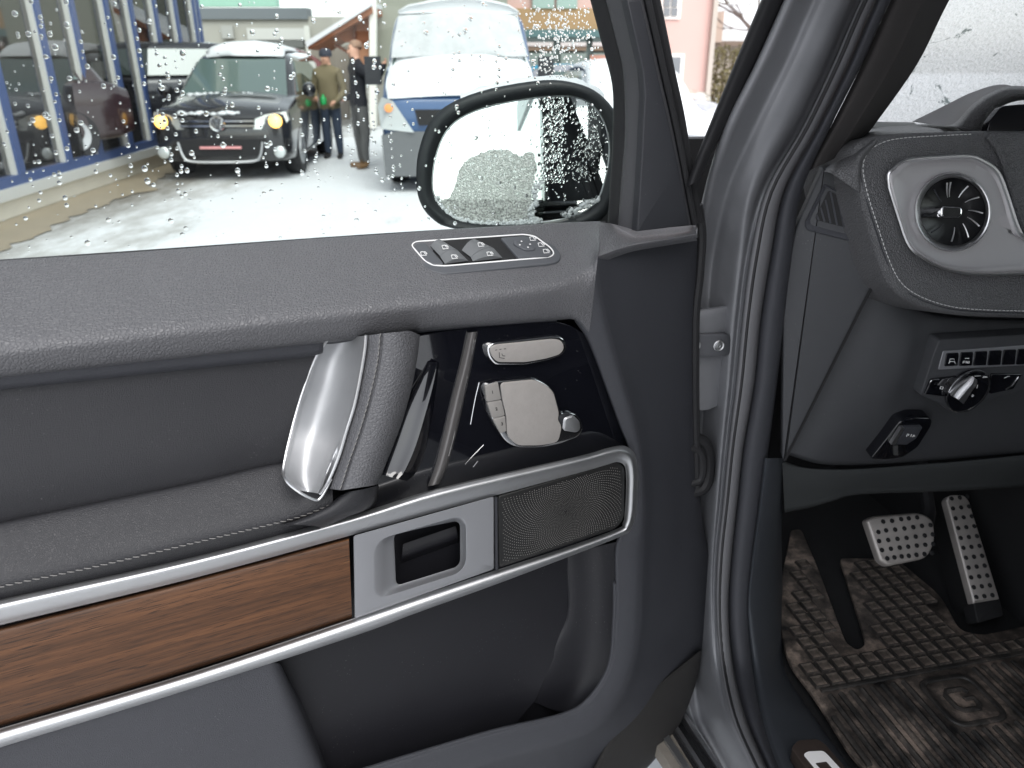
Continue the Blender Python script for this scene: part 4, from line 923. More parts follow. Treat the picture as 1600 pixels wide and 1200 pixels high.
# driver's seat, beside the camera
seat_m = M['leather_smooth']
def cushion(nm, rows, pr):
    g = loft([[car(*p_) for p_ in r_] for r_ in rows], 5, 5); return MB().rings([c for c in g], False).build(nm, seat_m, pr, 80)
for bs0 in (.30,):
    stt = cushion('driver_seat', [[(bs0, -.42, .84), (bs0, -.7, .86), (bs0, -.98, .84)], [(bs0, -.42, .99), (bs0, -.7, 1.0), (bs0, -.98, .98)], [(bs0 + .26, -.40, 1.0), (bs0 + .26, -.7, .97), (bs0 + .26, -.98, .97)], [(bs0 + .52, -.42, .99), (bs0 + .52, -.7, 1.0), (bs0 + .52, -.98, .98)], [(bs0 + .52, -.42, .8), (bs0 + .52, -.7, .8), (bs0 + .52, -.98, .8)]], suv)
    cushion('seat_back', [[(bs0 + .02, -1.12, .95), (bs0, -1.22, 1.3), (bs0 + .08, -1.32, 1.62)], [(bs0 + .02, -.90, .97), (bs0, -1.04, 1.3), (bs0 + .08, -1.18, 1.62)], [(bs0 + .26, -.92, .97), (bs0 + .26, -1.08, 1.3), (bs0 + .26, -1.20, 1.66)], [(bs0 + .5, -.90, .97), (bs0 + .52, -1.04, 1.3), (bs0 + .44, -1.18, 1.62)], [(bs0 + .5, -1.12, .95), (bs0 + .52, -1.22, 1.3), (bs0 + .44, -1.32, 1.62)]], stt)
    MB().lathe(car(bs0 + .26, -1.22, 1.68), (0, 0, 1), [(.05, 0), (.12, .01), (.13, .08), (.12, .17), (.05, .2)], 16, True, True).build('headrest', seat_m, stt, 60)
cbox('far_window', 1.61, 1.63, -1.0, -.2, 1.36, 1.97, gm)
cbox('far_rear_blank', 1.61, 1.63, -2.4, -1.0, 1.36, 1.97, M['gloss'])  # unseen opaque panel, added to keep bright streaks out of the mirror
# windscreen with its blanket of snow
gm2 = gm.copy(); gm2.name = 'windscreen_glass'; gm2.node_tree.nodes['Transparent BSDF'].inputs[0].default_value = (.985, .99, .985, 1)
ws = [car(.43, .50, 1.37), car(1.62, .50, 1.37), car(1.60, .12, 2.0), car(.30, .12, 2.0)]
nn = (ws[1] - ws[0]).cross(ws[3] - ws[0]).normalized()
if nn.dot(CF) < 0: nn = -nn
MB().hexa(ws + [p_ + nn * .005 for p_ in ws]).build('windscreen', gm2, suv, 30)
sn = bpy.data.materials.new('snow_sheet'); sn.use_nodes = True
t = sn.node_tree; t.nodes.remove(t.nodes['Principled BSDF']); N = t.nodes.new; Lk = t.links.new
tc = N('ShaderNodeTexCoord'); df = N('ShaderNodeBsdfDiffuse'); tl = N('ShaderNodeBsdfTranslucent'); ms = N('ShaderNodeMixShader'); ms.inputs[0].default_value = .88
df.inputs[0].default_value = (.86, .87, .88, 1); tl.inputs[0].default_value = (.93, .95, .95, 1)
n1 = N('ShaderNodeTexNoise'); n1.inputs['Scale'].default_value = 160; n1.inputs['Detail'].default_value = 5; Lk(tc.outputs['Object'], n1.inputs['Vector'])
bp = N('ShaderNodeBump'); bp.inputs['Strength'].default_value = 1; bp.inputs['Distance'].default_value = .008; Lk(n1.outputs['Fac'], bp.inputs['Height'])
Lk(bp.outputs[0], df.inputs['Normal']); Lk(bp.outputs[0], tl.inputs['Normal']); Lk(df.outputs[0], ms.inputs[1]); Lk(tl.outputs[0], ms.inputs[2])
cr = N('ShaderNodeValToRGB'); cr.color_ramp.elements[0].position = .36; cr.color_ramp.elements[0].color = (.78, .80, .79, 1); cr.color_ramp.elements[1].position = .50; cr.color_ramp.elements[1].color = (1, 1, 1, 1)
n4 = N('ShaderNodeTexNoise'); n4.inputs['Scale'].default_value = 330; n4.inputs['Detail'].default_value = 3; Lk(tc.outputs['Object'], n4.inputs['Vector']); Lk(n4.outputs['Fac'], cr.inputs[0]); Lk(cr.outputs[0], tl.inputs[0])
n3 = N('ShaderNodeTexNoise'); n3.inputs['Scale'].default_value = 11; n3.inputs['Detail'].default_value = 10; n3.inputs['Roughness'].default_value = .72; n3.inputs['Distortion'].default_value = .8
mp = N('ShaderNodeMapping'); mp.inputs['Location'].default_value = (.13, .2, .4); Lk(tc.outputs['Object'], mp.inputs['Vector']); Lk(mp.outputs[0], n3.inputs['Vector'])
gap = N('ShaderNodeMapRange'); gap.inputs['From Min'].default_value = .40; gap.inputs['From Max'].default_value = .375; Lk(n3.outputs['Fac'], gap.inputs['Value'])
tr_ = N('ShaderNodeBsdfTransparent'); m2 = N('ShaderNodeMixShader'); thn = N('ShaderNodeMath'); thn.operation = 'MULTIPLY_ADD'; thn.inputs[1].default_value = .10; thn.inputs[2].default_value = .22; Lk(gap.outputs[0], thn.inputs[0])
gap_tone = N('ShaderNodeMix'); gap_tone.data_type = 'RGBA'; gap_tone.inputs[7].default_value = (.16, .19, .185, 1); Lk(gap.outputs[0], gap_tone.inputs[0]); Lk(cr.outputs[0], gap_tone.inputs[6]); Lk(gap_tone.outputs[2], tl.inputs[0])  # darker gap colour stands in for dim scenery beyond the glass
tint = N('ShaderNodeMix'); tint.data_type = 'RGBA'; tint.inputs[6].default_value = (1, 1, 1, 1); tint.inputs[7].default_value = (.35, .4, .39, 1); Lk(gap.outputs[0], tint.inputs[0]); Lk(tint.outputs[2], tr_.inputs[0])
Lk(thn.outputs[0], m2.inputs[0]); Lk(ms.outputs[0], m2.inputs[1]); Lk(tr_.outputs[0], m2.inputs[2])
Lk(m2.outputs[0], t.nodes['Material Output'].inputs[0])
wq = [p_ + nn * .008 for p_ in ws]
tag(MB().add(wq, [[0, 1, 2, 3]]).build('windscreen_snow', sn, None, 0), 'thawing snow blanket covering the windscreen above the dashboard', 'snow', kind='stuff')

# ------------------------------------------------------------------ pedals
PF = Frame(Z(1410, 845, 1.37), CR, Vector((0, 0, .74)) + CF * .66)
steel = material('brushed_steel', srgb(182, 176, 172), .5, metal=.55, var=.25, vscale=40, rvar=.12)
bpd = plate(PF, 'brake_pedal', rnd([(1354, 812), (1366, 806), (1440, 800), (1460, 812), (1463, 846), (1450, 872), (1388, 885), (1376, 876)], [5, 4, 12, 12, 14, 12, 6, 4]), .012, .016, .006, steel, suv, seg=4)
studs = MB()
def stud(fr, x, y, r, w): 
    u = fr.uv(x, y, w); studs.rings([[fr.P(u.x + math.cos(a * math.pi / 4) * r * f, u.y + math.sin(a * math.pi / 4) * r * f, w + h) for a in range(8)] for f, h in ((1, -.002), (1, .0006), (.7, .0012))], True, False, True)
ko = (1200, 740); kk = .25
for r_ in [[(690, 365), (738, 355), (795, 350), (852, 343), (908, 335), (962, 327), (1016, 322)], [(694, 422), (751, 415), (809, 408), (866, 402), (923, 394), (980, 387), (1030, 380)], [(712, 478), (768, 470), (823, 463), (876, 457), (930, 450), (983, 445), (1033, 440)], [(745, 530), (790, 524), (835, 518), (880, 514), (928, 508), (978, 503), (1025, 495)], [(720, 300), (775, 295), (832, 285), (880, 280), (932, 274)]]:
    for x, y in r_: stud(PF, ko[0] + x * kk, ko[1] + y * kk, .0042, .0125)
studs.build('rubber_studs', M['rubber'], bpd, 40)['kind'] = 'stuff'
MB().tube([PF.pt(1440, 850, -.004), PF.pt(1452, 800, -.03), PF.pt(1440, 720, -.06)], .012, 8).build('pedal_arm', car_int, bpd)
PA = Frame(Z(1520, 860, 1.42), CR, Vector((0, 0, .7)) + CF * .7)
apd = plate(PA, 'accelerator_pedal', rnd([(1479, 781), (1486, 773), (1507, 773), (1515, 782), (1563, 936), (1522, 943)], [4, 5, 5, 5, 2, 2]), .012, .016, .004, steel, suv)
studs = MB()
for i in range(11):
    for j in range(3): stud(PA, 1485 + j * 12.6 + i * 4.05 + (2 if i == 0 else 0), 779 + i * 15.4 - j * 1.5, .0042, .0125)
studs.build('rubber_studs', M['rubber'], apd, 40)['kind'] = 'stuff'
plate(PA, 'pedal_base', rnd([(1521, 940), (1563, 934), (1569, 962), (1528, 974)], 4), .009, .03, .003, car_int, apd)
q = [PA.pt(*p_, w_) for p_, w_ in (((1479, 782), .008), ((1522, 943), .008), ((1500, 960), -.05), ((1462, 790), -.05))]
MB().hexa(q + [p_ - PA.n * .02 for p_ in q]).build('pedal_cheek', car_int, apd, 30)

# ------------------------------------------------------------------ rubber floor mat
ZF = .615
FL = Frame(Vector((.6, 1.0, ZF)), CR, CF)
mud = bpy.data.materials.new('muddy_rubber'); mud.use_nodes = True
t = mud.node_tree; p = t.nodes['Principled BSDF']; N = t.nodes.new; Lk = t.links.new
tc = N('ShaderNodeTexCoord'); n1 = N('ShaderNodeTexNoise'); n1.inputs['Scale'].default_value = 16; n1.inputs['Detail'].default_value = 9; n1.inputs['Roughness'].default_value = .7
Lk(tc.outputs['Object'], n1.inputs['Vector'])
cr = N('ShaderNodeValToRGB'); e = cr.color_ramp.elements
e[0].position = .36; e[0].color = srgb(24, 23, 23); e[1].position = .66; e[1].color = srgb(168, 150, 136)
x = cr.color_ramp.elements.new(.5); x.color = srgb(86, 78, 72)
Lk(n1.outputs['Fac'], cr.inputs[0]); Lk(cr.outputs[0], p.inputs['Base Color'])
mr = N('ShaderNodeMapRange'); mr.inputs['To Min'].default_value = .3; mr.inputs['To Max'].default_value = .85; Lk(n1.outputs['Fac'], mr.inputs['Value']); Lk(mr.outputs[0], p.inputs['Roughness'])
n2 = N('ShaderNodeTexNoise'); n2.inputs['Scale'].default_value = 240; n2.inputs['Detail'].default_value = 6; Lk(tc.outputs['Object'], n2.inputs['Vector'])
bp = N('ShaderNodeBump'); bp.inputs['Strength'].default_value = .5; bp.inputs['Distance'].default_value = .001; Lk(n2.outputs['Fac'], bp.inputs['Height']); Lk(bp.outputs[0], p.inputs['Normal'])
tread = mud.copy(); tread.name = 'worn_tread_rubber'
rampn = [n for n in tread.node_tree.nodes if n.bl_idname == 'ShaderNodeValToRGB'][0].color_ramp
for el_, cc in zip(rampn.elements, (srgb(38, 37, 36), srgb(74, 69, 65), srgb(146, 132, 120))): el_.color = cc
rampn.elements[0].position = .42; rampn.elements[1].position = .58; rampn.elements[2].position = .74
mud2 = mud.copy(); mud2.name = 'dusty_tread'
r2 = [n for n in mud2.node_tree.nodes if n.bl_idname == 'ShaderNodeValToRGB'][0].color_ramp
for el_, cc in zip(r2.elements, (srgb(48, 45, 43), srgb(112, 102, 94), srgb(176, 160, 146))): el_.color = cc
mat_o = empty('floor_mat', FL.P(0, -.3, 0)); tag(mat_o, 'muddy black rubber mat with square treads in the footwell', 'floor mat')
mo = rnd([(1236, 828), (1252, 826), (1276, 882), (1322, 1004), (1340, 1016), (1353, 1006), (1345, 975), (1312, 872), (1400, 872), (1470, 930), (1500, 985), (1535, 992), (1600, 978), (1760, 950), (1760, 1320), (1470, 1320), (1330, 1180), (1275, 1092), (1232, 1035), (1218, 975), (1222, 900)], [4, 8, 20, 8, 8, 8, 20, 6, 20, 20, 14, 14, 10, 4, 4, 4, 20, 20, 20, 20, 20])
mbody = plate(FL, 'mat_body', mo, .006, .006, .002, mud, mat_o)
ouv = [FL.uv(x, y, .006) for x, y in mo]; oin = inset(ouv, .008)
# measure: divider across the mat
d0, d1 = FL.uv(1282, 1080, .006), FL.uv(1600, 1021, .006)
MB().tube([FL.P(d0.x, d0.y, .0075), FL.P(d1.x + .2, d1.y + (d1.y - d0.y) / (d1.x - d0.x) * .2, .0075)], .0045, 8, flat_=.6).build('divider_rib', tread, mat_o)
cell = MB(); s_ = .0118
cell.rings([[Vector((a * s_ * f, b * s_ * f, h)) for a, b in ((-1, -1), (1, -1), (1, 1), (-1, 1))] for f, h in ((1.08, 0), (1.0, .005), (.82, .005), (.76, .0006), (.2, .0008))], True, False, True)
cme = None
sl = (d1.y - d0.y) / (d1.x - d0.x)
for i in range(40):
    for j in range(24):
        u = -.34 + i * .0285; v = d0.y + (u - d0.x) * sl + .017 + j * .0285
        cs = [Vector((u + a * .011, v + b * .011)) for a in (-1, 1) for b in (-1, 1)]
        if u > .6 or not all(inside(q_, oin) for q_ in cs): continue
        if cme is None:
            ob = cell.build('tread_square', tread, mat_o, 20); cme = ob.data; cme.materials.append(mud2)
            for pf in cme.polygons: pf.material_index = 1 if max(abs(pf.center.x), abs(pf.center.y)) < s_ * .815 else 0
        else:
            ob = link(bpy.data.objects.new('tread_square', cme), mat_o)
        ob.matrix_local = mat_o.matrix_local if False else Matrix.Identity(4)
        ang = math.atan2(CR.y, CR.x) + math.atan(sl)
        pp = FL.P(u, v, .006)
        ob.location = pp; ob.rotation_euler = (0, 0, ang)
# long ribs on the heel side, leaving room for the emblem
ec = FL.uv(1503, 1094, .006)
for i in range(48):
    u = -.30 + i * .019
    v1 = d0.y + (u - d0.x) * sl - .012; v0 = v1 - .42
    pts = []
    segs = []; cur = []
    for k in range(43):
        v = v1 + (v0 - v1) * k / 42; q_ = Vector((u, v))
        ok = inside(q_, oin) and not (abs(u - ec.x) < .055 and abs(v - ec.y) < .055)
        if ok: cur.append(q_)
        elif cur: segs.append(cur); cur = []
    if cur: segs.append(cur)
    for sgm in segs:
        if len(sgm) < 3: continue
        MB().tube([FL.P(sgm[0].x, sgm[0].y, .0066), FL.P(sgm[-1].x, sgm[-1].y, .0085)], .0050, 6, flat_=1.0).build('rib', tread, mat_o, 60)
em = [FL.P(ec.x + x, ec.y + y, .0075) for x, y in rnd([(-.045, -.045), (.045, -.045), (.045, .045), (-.045, .045)], .022)]
MB().tube(em, .005, 8, True, flat_=.6).build('emblem_frame', tread, mat_o)
MB().tube([FL.P(ec.x + x, ec.y + y, .0075) for x, y in [(.02, .012), (.015, .02), (-.012, .02), (-.02, .012), (-.02, -.012), (-.012, -.02), (.014, -.02), (.02, -.012), (.02, 0), (.004, 0)]], .005, 6, flat_=.6).build('emblem_letter', tread, mat_o)
# ================================================================== the yard outside
def G(x, y): return flat(x, y, 0)
def rect(mb, p, q, t_):      # thin slab between two points facing the camera, axis aligned in X and Z
    mb.box(((p.x + q.x) / 2, p.y + t_ / 2, (p.z + q.z) / 2), (abs(q.x - p.x), t_, abs(q.z - p.z)))
def wall_px(nm, x0, y0, x1, y1, Y, t_, m_, pr=None, bottom=None):
    a, b = V(x0, y0, Y), V(x1, y1, Y); yr = max(0, min(150, (max(y0, 0) + min(y1, 180)) / 2)); a.x, b.x = V(x0, yr, Y).x, V(x1, yr, Y).x; a.x, b.x = min(a.x, b.x), max(a.x, b.x)
    if bottom is not None: b.z = bottom
    mb = MB(); rect(mb, a, b, t_); return mb.build(nm, m_, pr, 30)
# snow ground with soft ruts
rg2 = random.Random(11)
from mathutils import noise as mn
gx = [-60, -30, -16] + [-9 + i * .32 for i in range(56)] + [14, 24, 60]
gy = [-60, -20, -6] + [0 + i * .34 for i in range(60)] + [26, 40, 90]
def gh(x, y):
    if not (-8.5 < x < 8.8 and 0.3 < y < 20): return 0.0
    h = .05 * mn.noise(Vector((x * .55, y * .3, 0))) + .03 * mn.noise(Vector((x * 1.9, y * .8, 3))) + .012 * mn.noise(Vector((x * 5, y * 3, 7)))
    for rx in (-3.1, -2.4, -1.9, -.6, .2): h -= .035 * math.exp(-((x - rx - .25 * mn.noise(Vector((y * .3, rx, 5)))) / .13) ** 2)
    return h * min(1, max(0, (x + 4.0) * .7)) * min(1, (20 - y) / 3) - .0
vs = [Vector((x, y, gh(x, y))) for y in gy for x in gx]; nx = len(gx)
fs = [[j * nx + i, j * nx + i + 1, (j + 1) * nx + i + 1, (j + 1) * nx + i] for j in range(len(gy) - 1) for i in range(nx - 1)]
gsn = material('trodden_snow', (.70, .715, .73), .75, spec=.3, bump=('snow', 9, 1.0))
t = gsn.node_tree; N = t.nodes.new; Lk = t.links.new; p = t.nodes['Principled BSDF']
tc = N('ShaderNodeTexCoord'); sx = N('ShaderNodeSeparateXYZ'); Lk(tc.outputs['Object'], sx.inputs[0])
n1 = N('ShaderNodeTexNoise'); n1.inputs['Scale'].default_value = 1.3; n1.inputs['Detail'].default_value = 9; n1.inputs['Roughness'].default_value = .7
mpp = N('ShaderNodeMapping'); mpp.inputs['Scale'].default_value = (1, .35, 1); Lk(tc.outputs['Object'], mpp.inputs['Vector']); Lk(mpp.outputs[0], n1.inputs['Vector'])
mr = N('ShaderNodeMapRange'); mr.inputs['From Min'].default_value = -3.0; mr.inputs['From Max'].default_value = -4.9; mr.inputs['To Min'].default_value = -.10; mr.inputs['To Max'].default_value = .30; Lk(sx.outputs[0], mr.inputs['Value'])
ad = N('ShaderNodeMath'); Lk(n1.outputs['Fac'], ad.inputs[0]); Lk(mr.outputs[0], ad.inputs[1])
cr = N('ShaderNodeValToRGB'); cr.color_ramp.elements[0].position = .50; cr.color_ramp.elements[0].color = (.70, .715, .73, 1); cr.color_ramp.elements[1].position = .78; cr.color_ramp.elements[1].color = (.22, .205, .18, 1)
x = cr.color_ramp.elements.new(.60); x.color = (.50, .50, .49, 1)
Lk(ad.outputs[0], cr.inputs[0]); Lk(cr.outputs[0], p.inputs['Base Color'])
tag(MB().add(vs, fs).build('snow_ground', gsn, None, 80), kind='structure')
pav = material('wet_paving', srgb(150, 138, 118), .5, var=.3, vscale=3, rvar=.15, bump=('noise', 60, .4))
SF = Frame((-5.23, 7.87, 0), (math.sin(R(-3)), math.cos(R(-3)), 0), (0, 0, 1))
edge = []
for i in range(240):
    u = -6 + i * .075
    edge.append(SF.P(u, 0, .66 + .32 * mn.noise(Vector((u * .8, 2, 0))) + .2 * mn.noise(Vector((u * 2.7, 9, 0))) + .12 * mn.noise(Vector((u * 7.1, 4, 0))) - .02 * u) + Vector((0, 0, .012)))
inner = [SF.P(-6 + i * .075, 0, -.1) + Vector((0, 0, .012)) for i in range(240)]
tag(MB().rings([inner, edge], False).build('pavement', pav, None, 0), kind='structure')

# ------------------------------------------------------------------ showroom with blue window frames
show = empty('showroom', SF.P(3, 0, -2)); tag(show, 'long showroom with slanting row of blue framed windows over a pale plinth', 'building')
blue = material('blue_frame', srgb(58, 78, 122), .4, var=.1, vscale=5)
greyf = material('grey_frame', srgb(190, 190, 186), .5)
plinth = material('plinth_render', srgb(216, 210, 196), .8, var=.12, vscale=3, bump=('noise', 60, .3))
u_end = SF.uv(318, 90).x; u_beg = -9.0
zs = SF.uv(0, 287).y; zt = 4.6
def sbox(nm, u0, u1, v0, v1, w0, w1, m_):
    return MB().hexa([SF.P(u0, v0, w1), SF.P(u1, v0, w1), SF.P(u1, v1, w1), SF.P(u0, v1, w1), SF.P(u0, v0, w0), SF.P(u1, v0, w0), SF.P(u1, v1, w0), SF.P(u0, v1, w0)]).build(nm, m_, show, 30)
sbox('plinth', u_beg, u_end, 0, zs - .16, -.3, 0, plinth)
sbox('sill', u_beg, u_end, zs - .16, zs - .05, -.3, .09, greyf)
sbox('bottom_rail', u_beg, u_end, zs - .05, zs + .05, -.12, .05, blue)
sbox('top_rail', u_beg, u_end, zt - .1, zt, -.12, .05, blue)
sbox('fascia', u_beg, u_end, zt, 5.4, -.3, .12, plinth)
sbox('roof', u_beg, u_end + .2, 5.4, 5.55, -9, .3, greyf)
sbox('end_wall', u_end, u_end + .2, 0, 5.4, -9, -.02, plinth)
sbox('back_wall', u_beg, u_end, 0, 5.4, -9, -8.8, material('showroom_wall', srgb(150, 146, 138), .8))
sbox('showroom_floor', u_beg, u_end, .0, .35, -8.8, -.3, material('showroom_floor_grey', srgb(90, 88, 86), .3))
ub = [SF.uv(x, y).x for x, y in [(28, 271), (103, 250), (152, 236), (200, 222), (235, 214)]]
stp_ = (ub[-1] - ub[0]) / 4
us = [ub[0] - stp_ * 3, ub[0] - stp_ * 2, ub[0] - stp_] + ub
while us[-1] + stp_ < u_end - .2: us.append(us[-1] + stp_)
us.append(u_end - .05)
for u in us:
    mm_ = sbox('mullion', u - .055, u + .055, zs + .05, zt - .1, -.10, .06, blue)
    MB().hexa([SF.P(u - .10, zs + .05, .03), SF.P(u - .055, zs + .05, .03), SF.P(u - .055, zt - .1, .03), SF.P(u - .10, zt - .1, .03), SF.P(u - .10, zs + .05, -.08), SF.P(u - .055, zs + .05, -.08), SF.P(u - .055, zt - .1, -.08), SF.P(u - .10, zt - .1, -.08)]).build('mullion_reveal', greyf, mm_, 30)
sgm_ = bpy.data.materials.new('showroom_glass'); sgm_.use_nodes = True
t = sgm_.node_tree; t.nodes.remove(t.nodes['Principled BSDF']); N = t.nodes.new
a_ = N('ShaderNodeBsdfTransparent'); a_.inputs[0].default_value = (.78, .8, .8, 1); b_ = N('ShaderNodeBsdfGlossy'); b_.inputs['Roughness'].default_value = .02
f_ = N('ShaderNodeFresnel'); f_.inputs[0].default_value = 3.0; m_ = N('ShaderNodeMixShader')
t.links.new(f_.outputs[0], m_.inputs[0]); t.links.new(a_.outputs[0], m_.inputs[1]); t.links.new(b_.outputs[0], m_.inputs[2]); t.links.new(m_.outputs[0], t.nodes['Material Output'].inputs[0])
for u0, u1 in zip(us[:-1], us[1:]):
    MB().hexa([SF.P(u0 + .05, zs, -.02), SF.P(u1 - .05, zs, -.02), SF.P(u1 - .05, zt - .05, -.02), SF.P(u0 + .05, zt - .05, -.02), SF.P(u0 + .05, zs, -.03), SF.P(u1 - .05, zs, -.03), SF.P(u1 - .05, zt - .05, -.03), SF.P(u0 + .05, zt - .05, -.03)]).build('pane', sgm_, show, 0)

# ------------------------------------------------------------------ vehicles
rub = M['rubber']
def hull(T, secs, n=4):
    lines = []
    for (y, w, zb, zm, zt_, cr_) in secs:
        half = [(w * .55, zb), (w * .93, zb + .02), (w * .99, zb + .12), (w, zm), (w * .975, zt_ - .09), (w * .9, zt_ - .015), (w * .6, zt_ + cr_ * .6)]
        pr = [(0, zb)] + half + [(0, zt_ + cr_)] + [(-x, z) for x, z in half[::-1]]
        lines.append([T @ Vector((x, y, z)) for x, z in pr])
    L_ = [cat(l, 2, True) for l in lines]
    cols = [cat([l[i] for l in L_], n) for i in range(len(L_[0]))]
    rings_ = [[c[k] for c in cols] for k in range(len(cols[0]))]
    return MB().rings(rings_, True, True, True)
def house(T, lv):
    rs_ = []
    for z, y0, y1, hw in lv:
        q = rnd([(-hw, y0), (hw, y0), (hw, y1), (-hw, y1)], .22, 5); rs_.append([T @ Vector((p_.x, p_.y, z)) for p_ in q])
    L_ = [cat([r_[i] for r_ in rs_], 4) for i in range(len(rs_[0]))]
    return MB().rings([[l[k] for l in L_] for k in range(len(L_[0]))], True, False, True)
def wheel(T, x, y, r, pr, sgn):
    o = T @ Vector((x, y, r)); ax = (T.to_3x3() @ Vector((sgn, 0, 0))).normalized()
    w_ = MB().lathe(o, ax, [(r * .6, -.22), (r * .92, -.22), (r, -.18), (r, -.03), (r * .93, 0), (r * .62, -.01)], 22, True, False).build('wheel', rub, pr, 50)
    MB().lathe(o, ax, [(r * .64, -.03), (r * .6, .0), (r * .2, -.02), (.001, -.01)], 20, False, False).build('rim', M['alu'], w_, 50)
def snow_patch(nm, T, rows, m_, lab, thick=.05, rgh=.02, cat_='snow'):
    g = loft([[T @ Vector(p_) for p_ in r_] for r_ in rows], 6, 6)
    nc, nr = len(g) - 1, len(g[0]) - 1
    def fo(i, j): return .12 + .88 * (math.sin(math.pi * i / nc) * min(1, 2.2 * math.sin(math.pi * min(j, nr * .6) / nr))) ** .45
    top_ = [[p_ + Vector((0, -.25 * thick, thick)) * fo(i, j) + Vector((mn.noise(p_ * 2.3), mn.noise(p_ * 2.7), mn.noise(p_ * 3.1))) * rgh for j, p_ in enumerate(c)] for i, c in enumerate(g)]
    ring = [c + [p_ for p_ in reversed(tt)] for c, tt in zip(g, top_)]
    o = MB().rings(ring, True, True, True).build(nm, m_, None, 80)
    return tag(o, lab, cat_, kind='stuff')
wsg = material('vehicle_glass', (.09, .13, .12), .04, spec=.8, coat=1.0, coatr=.02)
lampg = material('lamp_glass', srgb(200, 205, 205), .12, metal=.4, spec=.6, coat=.5)
def yaw(p_, a_): return Matrix.Translation(Vector((p_.x, p_.y, 0))) @ Matrix.Rotation(-a_, 4, 'Z')

def plain_car(nm, T, col, lab, cat_='car', group=None, snow=True):
    r_ = empty(nm, T.translation); tag(r_, lab, cat_, group)
    pm = material(nm + '_paint', col, .25, coat=.8, metal=.2)
    hull(T, [(0, .62, .3, .5, .62, 0), (.06, .78, .22, .5, .72, .01), (.3, .86, .2, .6, .80, .03), (1.1, .88, .2, .7, .92, .04), (2.4, .88, .2, .7, .95, 0), (3.7, .87, .22, .7, .95, 0), (4.1, .78, .3, .7, .85, 0)]).build('body', pm, r_, 60)
    house(T, [(.88, .95, 3.9, .80), (1.18, 1.45, 3.7, .70), (1.38, 1.85, 3.3, .60), (1.43, 2.1, 3.0, .5)]).build('cabin', pm, r_, 60)
    q = [(-.68, .99, .93), (.68, .99, .93), (.56, 1.74, 1.37), (-.56, 1.74, 1.37)]
    q = [T @ (Vector(p_) + Vector((0, -.03, .02))) for p_ in q]
    MB().hexa(q + [p_ + Vector((0, .03, -.03)) for p_ in q]).build('windscreen', wsg, r_, 30)
    for s_ in (-1, 1):
        q = [T @ Vector((s_ * x, y, z)) for x, y, z in [(.815, 1.35, .96), (.815, 3.5, .96), (.66, 3.1, 1.33), (.66, 1.85, 1.33)]]
        MB().hexa(q + [p_ - T.to_3x3() @ Vector((s_ * .03, 0, 0)) for p_ in q]).build('side_window', wsg, r_, 30)
        q = [T @ Vector((s_ * x, y, z)) for x, y, z in [(.5, -.02, .58), (.76, .05, .6), (.78, .08, .70), (.5, .0, .68)]]
        MB().hexa(q + [p_ + T.to_3x3() @ Vector((0, .06, 0)) for p_ in q]).build('headlight', lampg, r_, 30)
        for y in (.75, 3.3): wheel(T, s_ * .88, y, .31, r_, s_)
    return r_

# black compact SUV, lamps lit
TS = yaw(G(354, 284), R(-4)) @ Matrix.Translation((0, 0, 0))
bs = empty('parked_suv', TS.translation); tag(bs, 'black car with lit yellow headlights and snow on its roof, beside the showroom', 'car')
bp_ = material('black_paint', (.014, .014, .016), .22, coat=1.0, coatr=.03, metal=.1)
hull(TS, [(0, .66, .40, .56, .76, 0), (.05, .82, .28, .58, .84, .01), (.2, .89, .24, .62, .92, .03), (.6, .905, .22, .7, .99, .06), (1.15, .91, .22, .75, 1.07, .05), (2.4, .91, .22, .8, 1.09, 0), (4.0, .90, .25, .8, 1.09, 0), (4.4, .82, .35, .8, 1.0, 0)]).build('body', bp_, bs, 60)
house(TS, [(1.02, .98, 4.25, .84), (1.35, 1.42, 4.1, .76), (1.57, 1.80, 3.9, .66), (1.64, 2.1, 3.7, .54)]).build('cabin', bp_, bs, 60)
def quad(T, nm, pts, m_, pr, dy=.03, bev=None):
    q = [T @ Vector(p_) for p_ in pts]; d_ = T.to_3x3() @ Vector((0, dy, 0))
    return MB().rings([[p_ + d_ for p_ in q], q], True, True, True).build(nm, m_, pr, 30)
quad(TS, 'windscreen', [(-.74, .96, 1.06), (.74, .96, 1.06), (.62, 1.70, 1.54), (-.62, 1.70, 1.54)], wsg, bs)
for s_ in (-1, 1):
    q = [TS @ Vector((s_ * x, y, z)) for x, y, z in [(.845, 1.30, 1.10), (.845, 3.9, 1.10), (.72, 3.6, 1.50), (.72, 1.85, 1.50)]]
    MB().hexa(q + [p_ - TS.to_3x3() @ Vector((s_ * .05, 0, 0)) for p_ in q]).build('side_window', wsg, bs, 30)
    for y in (.85, 3.45): wheel(TS, s_ * .91, y, .34, bs, s_)
    mo_ = MB().lathe(TS @ Vector((s_ * 1.0, 1.25, 1.13)), TS.to_3x3() @ Vector((s_ * .3, -.95, 0)), [(.02, -.02), (.085, 0), (.10, .06), (.085, .13), (.03, .16)], 14, True, True).build('door_mirror', bp_, bs, 60)
    hl_ = quad(TS, 'headlight', [(s_ * x, y, z) for x, y, z in [(.45, -.02, .68), (.80, .05, .665), (.885, .16, .78), (.86, .15, .89), (.62, .0, .86), (.47, -.03, .80)]], lampg, bs, .1)
    lo_ = TS @ Vector((s_ * .74, .015, .775))
    MB().lathe(lo_, TS.to_3x3() @ Vector((0, -1, 0)), [(.085, -.02), (.085, .01), (.06, .04), (.02, .05)], 16).build('lamp', material('lit_lamp', (.9, .6, .2), .3, emit=((1, .52, .10), 1.6)), hl_, 60)
    fg = TS @ Vector((s_ * .76, .0, .385))
    MB().lathe(fg, TS.to_3x3() @ Vector((0, -1, 0)), [(.075, -.1), (.075, .02), (.06, .03), (.01, .03)], 16).build('fog_lamp', lampg, bs, 50)
